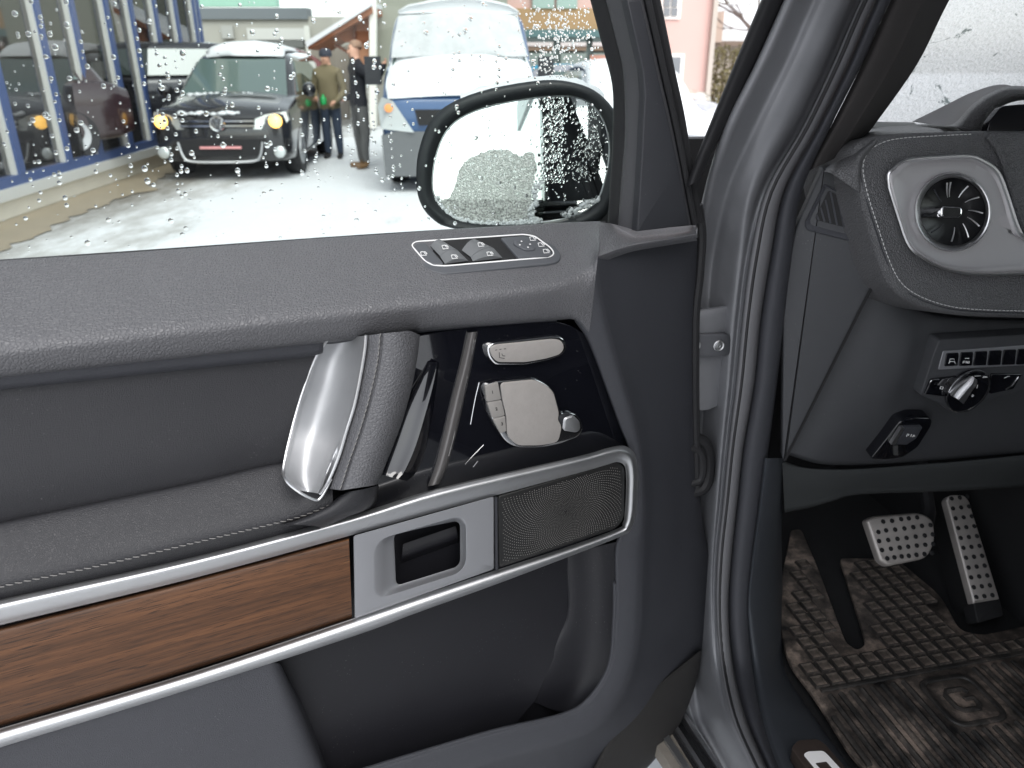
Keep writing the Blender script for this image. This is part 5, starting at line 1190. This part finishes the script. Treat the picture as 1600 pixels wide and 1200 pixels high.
quad(TS, 'grille', [(-.47, -.035, .70), (.47, -.035, .70), (.49, -.03, .82), (-.49, -.03, .82)], M['black'], bs, .08)
for z in (.725, .785):
    for x0, x1 in ((-.48, -.10), (.10, .48)):
        MB().box((0, 0, 0), (x1 - x0, .03, .022), TS @ Matrix.Translation(((x0 + x1) / 2, -.045, z))).build('grille_bar', M['chrome'], bs, 30)
bd = TS @ Vector((0, -.06, .755)); bn = TS.to_3x3() @ Vector((0, -1, 0)); bxr = TS.to_3x3() @ Vector((1, 0, 0))
bdg = MB().tube([bd + (bxr * math.cos(a * math.pi / 12) + Vector((0, 0, 1)) * math.sin(a * math.pi / 12)) * .088 for a in range(24)], .011, 6, True).build('badge', M['chrome'], bs)
MB().lathe(bd, bn, [(.085, -.02), (.085, -.005), (.001, -.003)], 20).build('badge_disc', material('badge_grey', srgb(90, 92, 96), .3, metal=.5), bdg, 40)
zz = Vector((0, 0, 1))
for q in ([(-.035, .075), (0, .012), (.035, .075)], [(-.065, .045), (-.032, -.06), (0, .0), (.032, -.06), (.065, .045)]):
    MB().tube([bd + bxr * x + zz * z + bn * .004 for x, z in q], .008, 6).build('badge_letter', M['chrome'], bdg)
quad(TS, 'intake', [(-.55, -.02, .34), (.55, -.02, .34), (.60, -.015, .55), (-.60, -.015, .55)], M['black'], bs, .06)
quad(TS, 'plate_strip', [(-.27, -.055, .435), (.27, -.055, .435), (.27, -.055, .465), (-.27, -.055, .465)], material('plate_pink', srgb(214, 150, 150), .5), bs, .02)
MB().tube(cat([TS @ Vector(p_) for p_ in [(-.55, -.03, .52), (-.50, -.05, .34), (-.40, -.06, .275), (0, -.07, .265), (.40, -.06, .275), (.50, -.05, .34), (.55, -.03, .52)]], 4), .018, 8).build('bumper_trim', M['alu'], bs)
snow_patch('roof_snow', TS, [[(-.54, 1.76, 1.56), (0, 1.70, 1.585), (.60, 1.76, 1.56)], [(-.56, 2.1, 1.64), (0, 2.1, 1.66), (.58, 2.1, 1.64)], [(-.5, 3.6, 1.62), (0, 3.6, 1.64), (.5, 3.6, 1.62)]], M['snow'], 'snow lying on the roof of the black car', .13, .035)
for i in range(16):
    x = -.62 + i * .083
    o = TS @ Vector((x, 1.0 + rg2.uniform(-.05, .02), 1.09)); 
ss = MB()
for i in range(70):
    c = TS @ (Vector((rg2.uniform(-.66, .3), rg2.uniform(.86, .98), 1.075)) if i < 42 else Vector((rg2.uniform(-.5, .25), rg2.uniform(.0, .1), .865 + rg2.uniform(0, .02))))
    bm = bmesh.new(); bmesh.ops.create_icosphere(bm, subdivisions=1, radius=rg2.uniform(.018, .05)); ss.add([c + Vector((v.co.x * 1.3, v.co.y, v.co.z * .7)) for v in bm.verts], [[v.index for v in f.verts] for f in bm.faces]); bm.free()
tag(ss.build('wiper_snow', M['snow'], None, 60, False), 'clumps of snow along the wipers and bonnet edge of the black car', 'snow', kind='stuff')

# blue van under snow
TV = yaw(G(722, 300), R(-3))
va = empty('blue_van', TV.translation); tag(va, 'blue van with snow covered bonnet and windscreen behind the wing mirror', 'van')
vbl = material('van_blue', srgb(44, 76, 116), .35, coat=.7, var=.1, vscale=3)
hull(TV, [(0, .80, .55, .75, 1.02, 0), (.04, .92, .50, .8, 1.10, .02), (.2, .96, .45, .9, 1.2, .03), (.75, .97, .4, 1.0, 1.44, .03), (1.4, .97, .4, 1.0, 1.48, 0), (4.6, .97, .4, 1.0, 1.48, 0), (4.8, .95, .45, 1.0, 1.45, 0)]).build('body', vbl, va, 60)
house(TV, [(1.38, .70, 4.8, .93), (1.75, 1.0, 4.8, .89), (2.02, 1.25, 4.8, .83), (2.12, 1.5, 4.75, .74)]).build('cab', vbl, va, 60)
quad(TV, 'windscreen', [(-.85, .68, 1.46), (.85, .68, 1.46), (.76, 1.20, 2.0), (-.76, 1.20, 2.0)], wsg, va)
quad(TV, 'bumper', [(-.94, -.03, .20), (.94, -.03, .20), (.96, -.02, .68), (.80, -.05, .73), (-.80, -.05, .73), (-.96, -.02, .68)], material('bumper_grey', srgb(96, 98, 100), .6, var=.1), va, .3)
quad(TV, 'van_grille', [(-.5, -.035, .80), (.5, -.035, .80), (.55, .0, .98), (-.55, .0, .98)], M['black'], va, .08)
for s_ in (-1, 1):
    hl_ = quad(TV, 'headlight', [(s_ * x, y, z) for x, y, z in [(.56, -.07, .72), (.96, -.02, .76), (.985, .03, 1.02), (.93, .0, 1.12), (.80, -.04, 1.08)]], lampg, va, .1)
    MB().lathe(TV @ Vector((s_ * .85, -.06, 1.0)), TV.to_3x3() @ Vector((0, -1, 0)), [(.05, -.02), (.05, .012), (.02, .02)], 12).build('indicator', material('indicator_orange', srgb(230, 150, 90), .3), hl_, 50)
    for y in (.95, 3.9): wheel(TV, s_ * .96, y, .35, va, s_)
    MB().box((0, 0, 0), (.20, .12, .34), TV @ Matrix.Translation((s_ * 1.12, .95, 1.40))).build('door_mirror', M['plastic_dark'], va, 30)
snow_patch('van_bonnet_snow', TV, [[(-.86, .02, 1.10), (0, -.02, 1.14), (.86, .02, 1.10)], [(-.90, .3, 1.26), (0, .3, 1.30), (.90, .3, 1.26)], [(-.88, .72, 1.46), (0, .70, 1.50), (.88, .72, 1.46)], [(-.84, .85, 1.62), (0, .83, 1.66), (.84, .85, 1.62)]], M['snow'], 'thick snow on the bonnet of the blue van', .10, .03)
thin = material('thin_snow', (.46, .47, .475), .8, bump=('snow', 9, 1.0), var=.3, vscale=5)
snow_patch('van_windscreen_snow', TV, [[(-.86, .70, 1.56), (0, .66, 1.58), (.86, .70, 1.56)], [(-.82, .92, 1.78), (0, .88, 1.80), (.82, .92, 1.78)], [(-.76, 1.14, 2.03), (0, 1.10, 2.05), (.76, 1.14, 2.03)]], thin, 'greyish thin snow sliding down the windscreen of the blue van', .05, .03)
snow_patch('van_roof_snow', TV, [[(-.76, 1.22, 2.04), (0, 1.18, 2.06), (.76, 1.22, 2.04)], [(-.78, 1.5, 2.10), (0, 1.5, 2.13), (.78, 1.5, 2.10)], [(-.78, 4.7, 2.10), (0, 4.7, 2.13), (.78, 4.7, 2.10)]], M['snow'], 'deep snow on the roof of the blue van', .14, .02)

# snow covered car seen past the mirror and through the gap by the hinge
TW = yaw(G(1030, 312), R(-6))
plain_car('snowed_car', TW, (.6, .62, .64, 1), 'white car buried in snow between the wing mirror and the windscreen pillar')
snow_patch('car_snow', TW, [[(-.82, .06, .70), (0, .0, .74), (.82, .06, .70)], [(-.84, .5, .86), (0, .5, .90), (.84, .5, .86)], [(-.72, 1.0, .96), (0, 1.0, 1.0), (.72, 1.0, .96)], [(-.6, 1.8, 1.40), (0, 1.8, 1.42), (.6, 1.8, 1.40)], [(-.6, 3.2, 1.40), (0, 3.2, 1.43), (.6, 3.2, 1.40)]], M['snow'], 'smooth snow over the white parked car', .10, .02)
# distant parked cars
def dist_car(x, Y, ang, nm, col, lab):
    p_ = V(x, 90, Y); plain_car(nm, yaw(Vector((p_.x, p_.y, 0)), ang), col, lab, 'car', 'cars parked in front of the pink house')
dist_car(1048, 17.5, R(-50), 'distant_car', srgb(60, 160, 200), 'small bright blue car in front of the pink house')
dist_car(1112, 19.5, R(-70), 'distant_car', srgb(216, 206, 190), 'cream car parked at the corner of the pink house')
dist_car(1128, 14.5, R(-62), 'distant_car', srgb(160, 158, 166), 'silver car nearest the windscreen pillar, in front of the cream car')
# cars in the showroom
for x_, Y_, a_, c_, l_ in [(-8.2, 8.0, R(40), srgb(44, 26, 28), 'dark maroon car inside the showroom, nearest pane'), (-7.6, 12.2, R(60), srgb(30, 32, 38), 'black car inside the showroom behind the middle panes'), (-7.6, 16.4, R(60), srgb(110, 60, 58), 'dull red car deepest inside the showroom')]:
    T_ = yaw(Vector((x_, Y_, 0)), a_); T_ = Matrix.Translation((0, 0, .35)) @ T_
    plain_car('display_car', T_, c_, l_, 'car', 'cars on display in the showroom')

# ------------------------------------------------------------------ buildings behind
beige = material('garage_render', srgb(168, 166, 158), .85, var=.08, vscale=1.5)
gb = empty('garage', V(400, 90, 25)); tag(gb, 'low pale workshop with grey roof edge behind the black car', 'building')
wall_px('wall', 312, 26, 566, 200, 25, .4, beige, gb, -.2)
wall_px('roof_edge', 306, 12, 480, 30, 24.9, .6, material('grey_zinc', srgb(112, 118, 122), .6), gb)
wdw = material('dull_window', srgb(150, 154, 152), .3)
for (x0, y0, x1, y1, c_) in [(386, 44, 476, 62, srgb(200, 200, 196)), (388, 63, 474, 74, srgb(110, 112, 110)), (388, 78, 474, 90, srgb(186, 186, 180)), (346, 40, 364, 60, srgb(170, 170, 166)), (478, 40, 486, 110, srgb(214, 214, 208))]:
    wall_px('window', x0, y0, x1, y1, 24.85, .1, material('garage_window', c_, .35), gb)
wall_px('rear_roof', 300, -60, 432, 10, 30, .4, material('copper_roof', srgb(150, 190, 172), .6, var=.1, vscale=2), gb)
# timber shed roof
sh = empty('timber_shed', V(535, 90, 19)); tag(sh, 'open timber gable with snowy roof edge behind the two people', 'shed')
tim = material('timber', srgb(150, 98, 70), .75, var=.25, vscale=4)
def gable(nm, pts, Y0, Y1, m_):
    a = [V(x, y, Y0) for x, y in pts]; b = [Vector((p_.x, Y1, p_.z)) for p_ in a]
    return MB().rings([a, b], True, True, True).build(nm, m_, sh, 30)
gable('roof', [(478, 70), (580, 8), (582, 20), (482, 78)], 18.6, 21, tim)
gable('boarding', [(520, 52), (580, 22), (580, 66), (540, 66)], 19.0, 19.2, tim)
gable('boarding', [(548, 66), (580, 66), (580, 110), (556, 110)], 19.05, 19.2, material('timber_light', srgb(178, 130, 100), .75, var=.2, vscale=4))
for q in [[(552, 34), (556, 34), (556, 80), (552, 80)], [(520, 70), (524, 68), (560, 90), (556, 92)]]: gable('strut', q, 18.9, 19.1, material('timber_dark', srgb(104, 66, 50), .8))
gable('post', [(577, -30), (587, -30), (587, 200), (577, 200)], 18.7, 18.9, material('white_post', srgb(226, 224, 216), .6))
gable('side_wall', [(484, 80), (545, 70), (545, 200), (484, 200)], 22, 22.2, material('shed_wall', srgb(140, 132, 122), .8, var=.1))
a = [V(x, y, 18.5) for x, y in [(476, 66), (580, 2), (580, 9), (480, 73)]]; b = [Vector((p_.x, 21.1, p_.z)) for p_ in a]
tag(MB().rings([a, b], True, True, True).build('shed_snow', M['snow'], None, 30), 'snow on the sloping timber shed roof', 'snow', kind='stuff')
# tall grey hall behind the van
hb_ = empty('grey_hall', V(690, 90, 20)); tag(hb_, 'plain grey rendered hall rising behind the blue van', 'building')
wall_px('wall', 587, -120, 792, 200, 20, 5, material('hall_render', srgb(140, 142, 130), .85, var=.06, vscale=1), hb_, -.1)
wall_px('base_band', 587, 118, 792, 200, 19.95, .1, material('hall_base', srgb(150, 148, 140), .85), hb_, -.1)
# shop with ochre band
pk = material('pink_render', srgb(204, 170, 162), .85, var=.04, vscale=1)
shp = empty('shop', V(900, 90, 23)); tag(shp, 'shop with ochre band and blue green shopfront above the wing mirror', 'building')
wall_px('upper_wall', 770, -160, 1010, 14, 23, 5, pk, shp)
wall_px('ochre_band', 786, 13, 1010, 46, 22.9, 5, material('ochre', srgb(164, 134, 100), .8, var=.08, vscale=2), shp)
wall_px('shop_wall', 786, 46, 1010, 220, 23, 5, material('shop_render', srgb(112, 122, 120), .8, var=.1, vscale=2), shp, -.1)
teal = material('teal_fascia', srgb(86, 112, 114), .6)
wall_px('fascia', 788, 46, 1010, 58, 22.8, .3, teal, shp)
wall_px('window', 832, -60, 866, 13, 22.85, .1, material('shop_window_upper', srgb(150, 170, 162), .3), shp)
wall_px('window', 870, -60, 902, 13, 22.85, .1, material('shop_window_upper', srgb(150, 170, 162), .3), shp)
dk = material('shop_dark', srgb(76, 84, 84), .3)
for x0, x1 in ((808, 864), (876, 916), (926, 1000)):
    wall_px('display_window', x0, 59, x1, 66, 22.8, .1, dk, shp); wall_px('display_window', x0, 72, x1, 79, 22.8, .1, material('shop_brown', srgb(136, 110, 92), .4), shp)
    wall_px('display_window', x0, 83, x1, 116, 22.8, .1, material('shop_glass', srgb(128, 136, 132), .2), shp)
    wall_px('blind', x0, 66, x1, 72, 22.75, .1, material('shop_blind', srgb(206, 192, 192), .6), shp)
wall_px('red_panel', 922, 86, 950, 113, 22.6, .1, material('shop_red', srgb(186, 134, 120), .6), shp)
wall_px('notice', 934, 94, 948, 104, 22.5, .05, material('notice_cream', srgb(224, 206, 184), .6), shp)
wall_px('green_sign', 852, 104, 864, 117, 22.5, .1, material('green_sign', srgb(90, 180, 130), .5), shp)
# pink house at the right
ph_ = empty('pink_house', V(1070, 90, 24)); tag(ph_, 'pink rendered house with white framed windows seen in the gap by the hinge', 'house')
wall_px('wall', 1008, -260, 1110, 240, 24, 4, pk, ph_, -.1)
wall_px('corner_pipe', 1108, -260, 1115, 240, 23.8, .2, material('pipe_white', srgb(180, 170, 160), .5), ph_, -.1)
wh = material('window_white', srgb(238, 232, 226), .5)
def sash(x0, y0, x1, y1, nx_, ny_):
    f_ = wall_px('window', x0, y0, x1, y1, 23.95, .2, wh, ph_)
    for i in range(nx_):
        for j in range(ny_):
            w_, h_ = (x1 - x0 - 8) / nx_, (y1 - y0 - 8) / ny_
            wall_px('pane', x0 + 4 + i * w_ + 1.2, y0 + 4 + j * h_ + 1.2, x0 + 4 + (i + 1) * w_ - 1.2, y0 + 4 + (j + 1) * h_ - 1.2, 23.9, .2, material('house_glass', srgb(120, 124, 128), .15), f_)
sash(1032, -22, 1064, 30, 2, 3); sash(1040, 84, 1068, 132, 1, 1)
# snowy roof, hedge and bare tree beyond
fh = empty('far_house', V(1170, 90, 34)); tag(fh, 'distant house with snowy roof beyond the corner of the pink house', 'house')
wall_px('wall', 1110, 66, 1260, 200, 34, 6, material('far_wall', srgb(150, 140, 128), .85), fh, -.1)
wall_px('snowy_roof', 1104, 6, 1270, 68, 34.2, 5, M['snow'], fh)
wall_px('eaves', 1104, 64, 1270, 72, 33.7, .4, material('eaves_brown', srgb(112, 96, 84), .7), fh)
wall_px('chimney_block', 1112, 18, 1130, 66, 33.6, 1, material('chimney_render', srgb(170, 150, 136), .8), fh)
hd = empty('hedge', V(1135, 130, 28)); tag(hd, 'brown green hedge below the snowy roof', 'hedge')
hv = MB(); c0 = V(1110, 80, 28); c1 = V(1160, 170, 29)
for i in range(2600):
    o = Vector((rg2.uniform(c0.x, c1.x + .6), rg2.uniform(27.5, 29), rg2.uniform(.1, c0.z + .2 * rg2.random())))
    a_, b_ = Vector((rg2.gauss(0, 1), rg2.gauss(0, 1), rg2.gauss(0, 1))).normalized() * .09, Vector((rg2.gauss(0, 1), rg2.gauss(0, 1), rg2.gauss(0, 1))).normalized() * .06
    hv.add([o, o + a_, o + a_ + b_, o + b_], [[0, 1, 2, 3]])
hv.build('foliage', material('hedge_leaf', srgb(110, 104, 72), .8, var=.4, vscale=3), hd, 0, False)['kind'] = 'stuff'
hv = MB()
for i in range(7):
    x = c0.x + (c1.x - c0.x) * i / 6; hv = MB().tube([Vector((x, 28.2, 0)), Vector((x + .1, 28.3, c0.z))], [.05, .02], 6).build('stem', material('hedge_stem', srgb(84, 70, 56), .8), hd)
bt_ = empty('bare_tree', V(1150, 130, 27)); tag(bt_, 'bare winter tree with snow dusted branches above the hedge', 'tree')
bark = material('bark', srgb(96, 84, 78), .8, var=.2, vscale=8)
def branch(a, d_, l_, r_, lv, mb):
    pts = [a]; q = a.copy(); dd = d_.copy()
    for k in range(4):
        dd = (dd + Vector((rg2.gauss(0, .12), rg2.gauss(0, .12), rg2.gauss(.03, .08)))).normalized(); q = q + dd * l_ / 4; pts.append(q.copy())
    mb.tube(pts, [r_ * (1 - .15 * k) for k in range(5)], 5)
    if lv > 0:
        for k in range(4 if lv > 1 else 3):
            s_ = pts[rg2.randint(1, 4)]
            branch(s_, (dd + Vector((rg2.gauss(0, .6), rg2.gauss(0, .5), rg2.gauss(.1, .4)))).normalized(), l_ * .62, r_ * .5, lv - 1, mb)
tb0 = V(1185, 150, 27); tb0.z = 0
mbt = MB().tube([tb0, tb0 + Vector((-.05, 0, 1.2)), tb0 + Vector((-.1, 0, 2.2))], [.16, .13, .11], 8); mbt.build('trunk', bark, bt_)
crn = MB()
for i in range(6): branch(tb0 + Vector((-.1, 0, 2.0 + .1 * i)), Vector((-.8 + .28 * i, rg2.gauss(0, .3), .7)).normalized(), 1.7, .055, 3, crn)
crn.build('crown', bark, bt_, 50)['kind'] = 'stuff'

# ------------------------------------------------------------------ two people talking
def person(nm, base, ang, hgt, J_, E_, bands, lab, extra):
    T_ = yaw(base, ang) @ Matrix.Scale(hgt, 4)
    names = list(J_); idx = {n: i for i, n in enumerate(names)}
    me = bpy.data.meshes.new(nm); me.from_pydata([Vector(J_[n][0]) for n in names], [(idx[a], idx[b]) for a, b in E_], [])
    o = bpy.data.objects.new(nm, me); S.collection.objects.link(o)
    md_ = o.modifiers.new('skin', 'SKIN'); md_.use_smooth_shade = True
    sv = me.skin_vertices[0].data if me.skin_vertices else None
    if sv is None:
        bm = bmesh.new(); bm.from_mesh(me); bm.verts.layers.skin.verify(); bm.to_mesh(me); bm.free(); sv = me.skin_vertices[0].data
    for n in names:
        r_ = J_[n][1]; sv[idx[n]].radius = r_ if isinstance(r_, tuple) else (r_, r_)
        sv[idx[n]].use_root = (n == 'pelvis')
    sd = o.modifiers.new('sub', 'SUBSURF'); sd.levels = 2; sd.render_levels = 2
    ev = o.evaluated_get(bpy.context.evaluated_depsgraph_get()); m2 = bpy.data.meshes.new_from_object(ev)
    bpy.data.objects.remove(o)
    mats_ = []
    for _, m_ in bands: mats_.append(m_); m2.materials.append(m_)
    for p_ in m2.polygons:
        c = p_.center; p_.use_smooth = True
        for i, (test, _) in enumerate(bands):
            if test(c): p_.material_index = i; break
    m2.transform(T_)
    ob = link(bpy.data.objects.new('person', m2)); tag(ob, lab, 'person', 'people standing between the black car and the blue van')
    for f_ in extra: f_(T_, ob)
    return ob
skin = material('skin', srgb(206, 158, 134), .6)
def base_joints(lean=0):
    J_ = {'pelvis': ((0, 0, .53), (.095, .07)), 'waist': ((0, 0, .60), (.09, .066)), 'chest': ((0, .0, .72), (.10, .072)), 'upper': ((0, 0, .79), (.088, .062)), 'neck': ((0, -.004, .845), .033), 'jaw': ((0, -.012, .885), (.042, .046)), 'head': ((0, -.008, .935), (.046, .054)), 'top': ((0, -.002, .975), (.032, .038)), 'nose': ((0, -.066, .915), .009)}
    for s_, n in ((-1, 'r'), (1, 'l')):
        J_.update({n + 'hip': ((s_ * .05, 0, .50), .062), n + 'knee': ((s_ * .058, -.008, .27), .045), n + 'calf': ((s_ * .06, .004, .18), .042), n + 'ankle': ((s_ * .062, .01, .055), .032), n + 'heel': ((s_ * .062, .012, .022), .026), n + 'toe': ((s_ * .072, -.085, .020), .024),
                   n + 'sho': ((s_ * .105, 0, .79), .045)})
    return J_
E0 = [('pelvis', 'waist'), ('waist', 'chest'), ('chest', 'upper'), ('upper', 'neck'), ('neck', 'jaw'), ('jaw', 'head'), ('head', 'top'), ('jaw', 'nose')]
for n in 'rl': E0 += [('pelvis', n + 'hip'), (n + 'hip', n + 'knee'), (n + 'knee', n + 'calf'), (n + 'calf', n + 'ankle'), (n + 'ankle', n + 'heel'), (n + 'heel', n + 'toe'), ('upper', n + 'sho'), (n + 'sho', n + 'elb'), (n + 'elb', n + 'wri'), (n + 'wri', n + 'palm')]
def hand(J_, E_, n, d_, side):
    w = Vector(J_[n + 'wri'][0]); d_ = Vector(d_).normalized(); p_ = w + d_ * .03; J_[n + 'palm'] = (tuple(p_), (.016, .011))
    side = Vector(side)
    for k, (o_, l_) in enumerate([(-.012, .036), (-.004, .042), (.004, .040), (.012, .032)]):
        a = p_ + side * o_ + d_ * l_ * .6; b = a + (d_ * .4 + Vector((0, -.5, 0))).normalized() * l_ * .45
        J_[n + 'f%da' % k] = (tuple(a), .0055); J_[n + 'f%db' % k] = (tuple(b), .0045); E_ += [(n + 'palm', n + 'f%da' % k), (n + 'f%da' % k, n + 'f%db' % k)]
    a = w + d_ * .018 + side * -.022; b = a + d_ * .022 + side * -.004
    J_[n + 'ta'] = (tuple(a), .006); J_[n + 'tb'] = (tuple(b), .005); E_ += [(n + 'palm', n + 'ta'), (n + 'ta', n + 'tb')]
olive = material('olive_jacket', srgb(112, 102, 78), .8, var=.15, vscale=4, bump=('noise', 30, .6)); jeans = material('jeans', srgb(48, 58, 74), .8, var=.2, vscale=6); boots = material('dark_boots', srgb(34, 32, 32), .7)
J1 = base_joints(); E1 = list(E0)
J1['pelvis'] = ((0, 0, .53), (.105, .08)); J1['waist'] = ((0, 0, .60), (.108, .085)); J1['chest'] = ((0, 0, .72), (.112, .085))
J1.update({'relb': ((-.15, .01, .62), .040), 'rwri': ((-.10, -.12, .56), .026), 'lelb': ((.15, .01, .61), .040), 'lwri': ((.10, -.11, .53), .026)})
hand(J1, E1, 'r', (.6, -.6, -.1), (0, 0, 1)); hand(J1, E1, 'l', (-.5, -.6, -.3), (0, 0, 1))
def isarm(c): return abs(c.x) > .125 or (c.y < -.09 and .45 < c.z < .66)
def cap(T_, ob): MB().lathe(T_ @ Vector((0, -.008, .925)), (0, 0, 1), [(.101, .0), (.103, .045), (.096, .085), (.06, .115), (.01, .122)], 18).build('cap', material('navy_cap', srgb(60, 62, 72), .85), ob, 60)
def green_item(T_, ob): pass
p1_ = person('person', G(523, 247), R(8), 1.70, J1, E1, [(lambda c: c.z > .855, skin), (lambda c: c.z < .05, boots), (lambda c: .44 < c.z < .66 and c.y < -.135, skin), (lambda c: c.z < .46 and abs(c.x) < .125, jeans), (lambda c: True, olive)],
             'person in olive jacket, jeans and dark cap holding something green', [cap])
gp = yaw(G(523, 247), R(8)) @ Matrix.Scale(1.7, 4) @ Vector((.0, -.165, .54))
tag(MB().lathe(gp - Vector((0, 0, .06)), (0, 0, 1), [(.03, 0), (.045, .01), (.05, .10), (.02, .13), (.02, .16)], 12, True, True).build('green_bottle', material('green_plastic', srgb(30, 150, 80), .4), None, 50), 'green container held by the person in the olive jacket', 'bottle')
vest = material('black_vest', srgb(28, 29, 36), .75, var=.15, vscale=5, bump=('noise', 25, .6)); slate = material('grey_trousers', srgb(88, 88, 88), .85, var=.15, vscale=6); tan = material('tan_boots', srgb(110, 84, 56), .7)
J2 = base_joints(); E2 = list(E0)
J2.update({'relb': ((-.15, .06, .64), .042), 'rwri': ((-.11, -.05, .56), .026), 'lelb': ((.13, .13, .70), .040), 'lwri': ((.09, .20, .80), .026)})
J2['rtoe'] = ((-.07, -.10, .02), .025); J2['lknee'] = ((.06, .02, .27), .047)
hand(J2, E2, 'r', (.3, -.7, -.3), (1, 0, 0)); hand(J2, E2, 'l', (0, .5, .8), (1, 0, 0))
def hair(T_, ob): MB().lathe(T_ @ Vector((0, .008, .945)), (0, .25, 1), [(.088, -.02), (.095, .02), (.085, .06), (.04, .085), (.005, .09)], 16).build('hair', material('grey_hair', srgb(150, 120, 100), .8), ob, 60)
person('person', G(568, 262), R(65), 1.80, J2, E2, [(lambda c: c.z > .86, skin), (lambda c: c.z < .06, tan), (lambda c: .5 < c.z < .6 and c.y < -.09, skin), (lambda c: c.z > .82 and c.y > .19, skin), (lambda c: c.z < .50 and abs(c.x) < .125, slate), (lambda c: True, vest)],
       'person in black jacket and grey trousers standing side on beside the blue van', [hair])
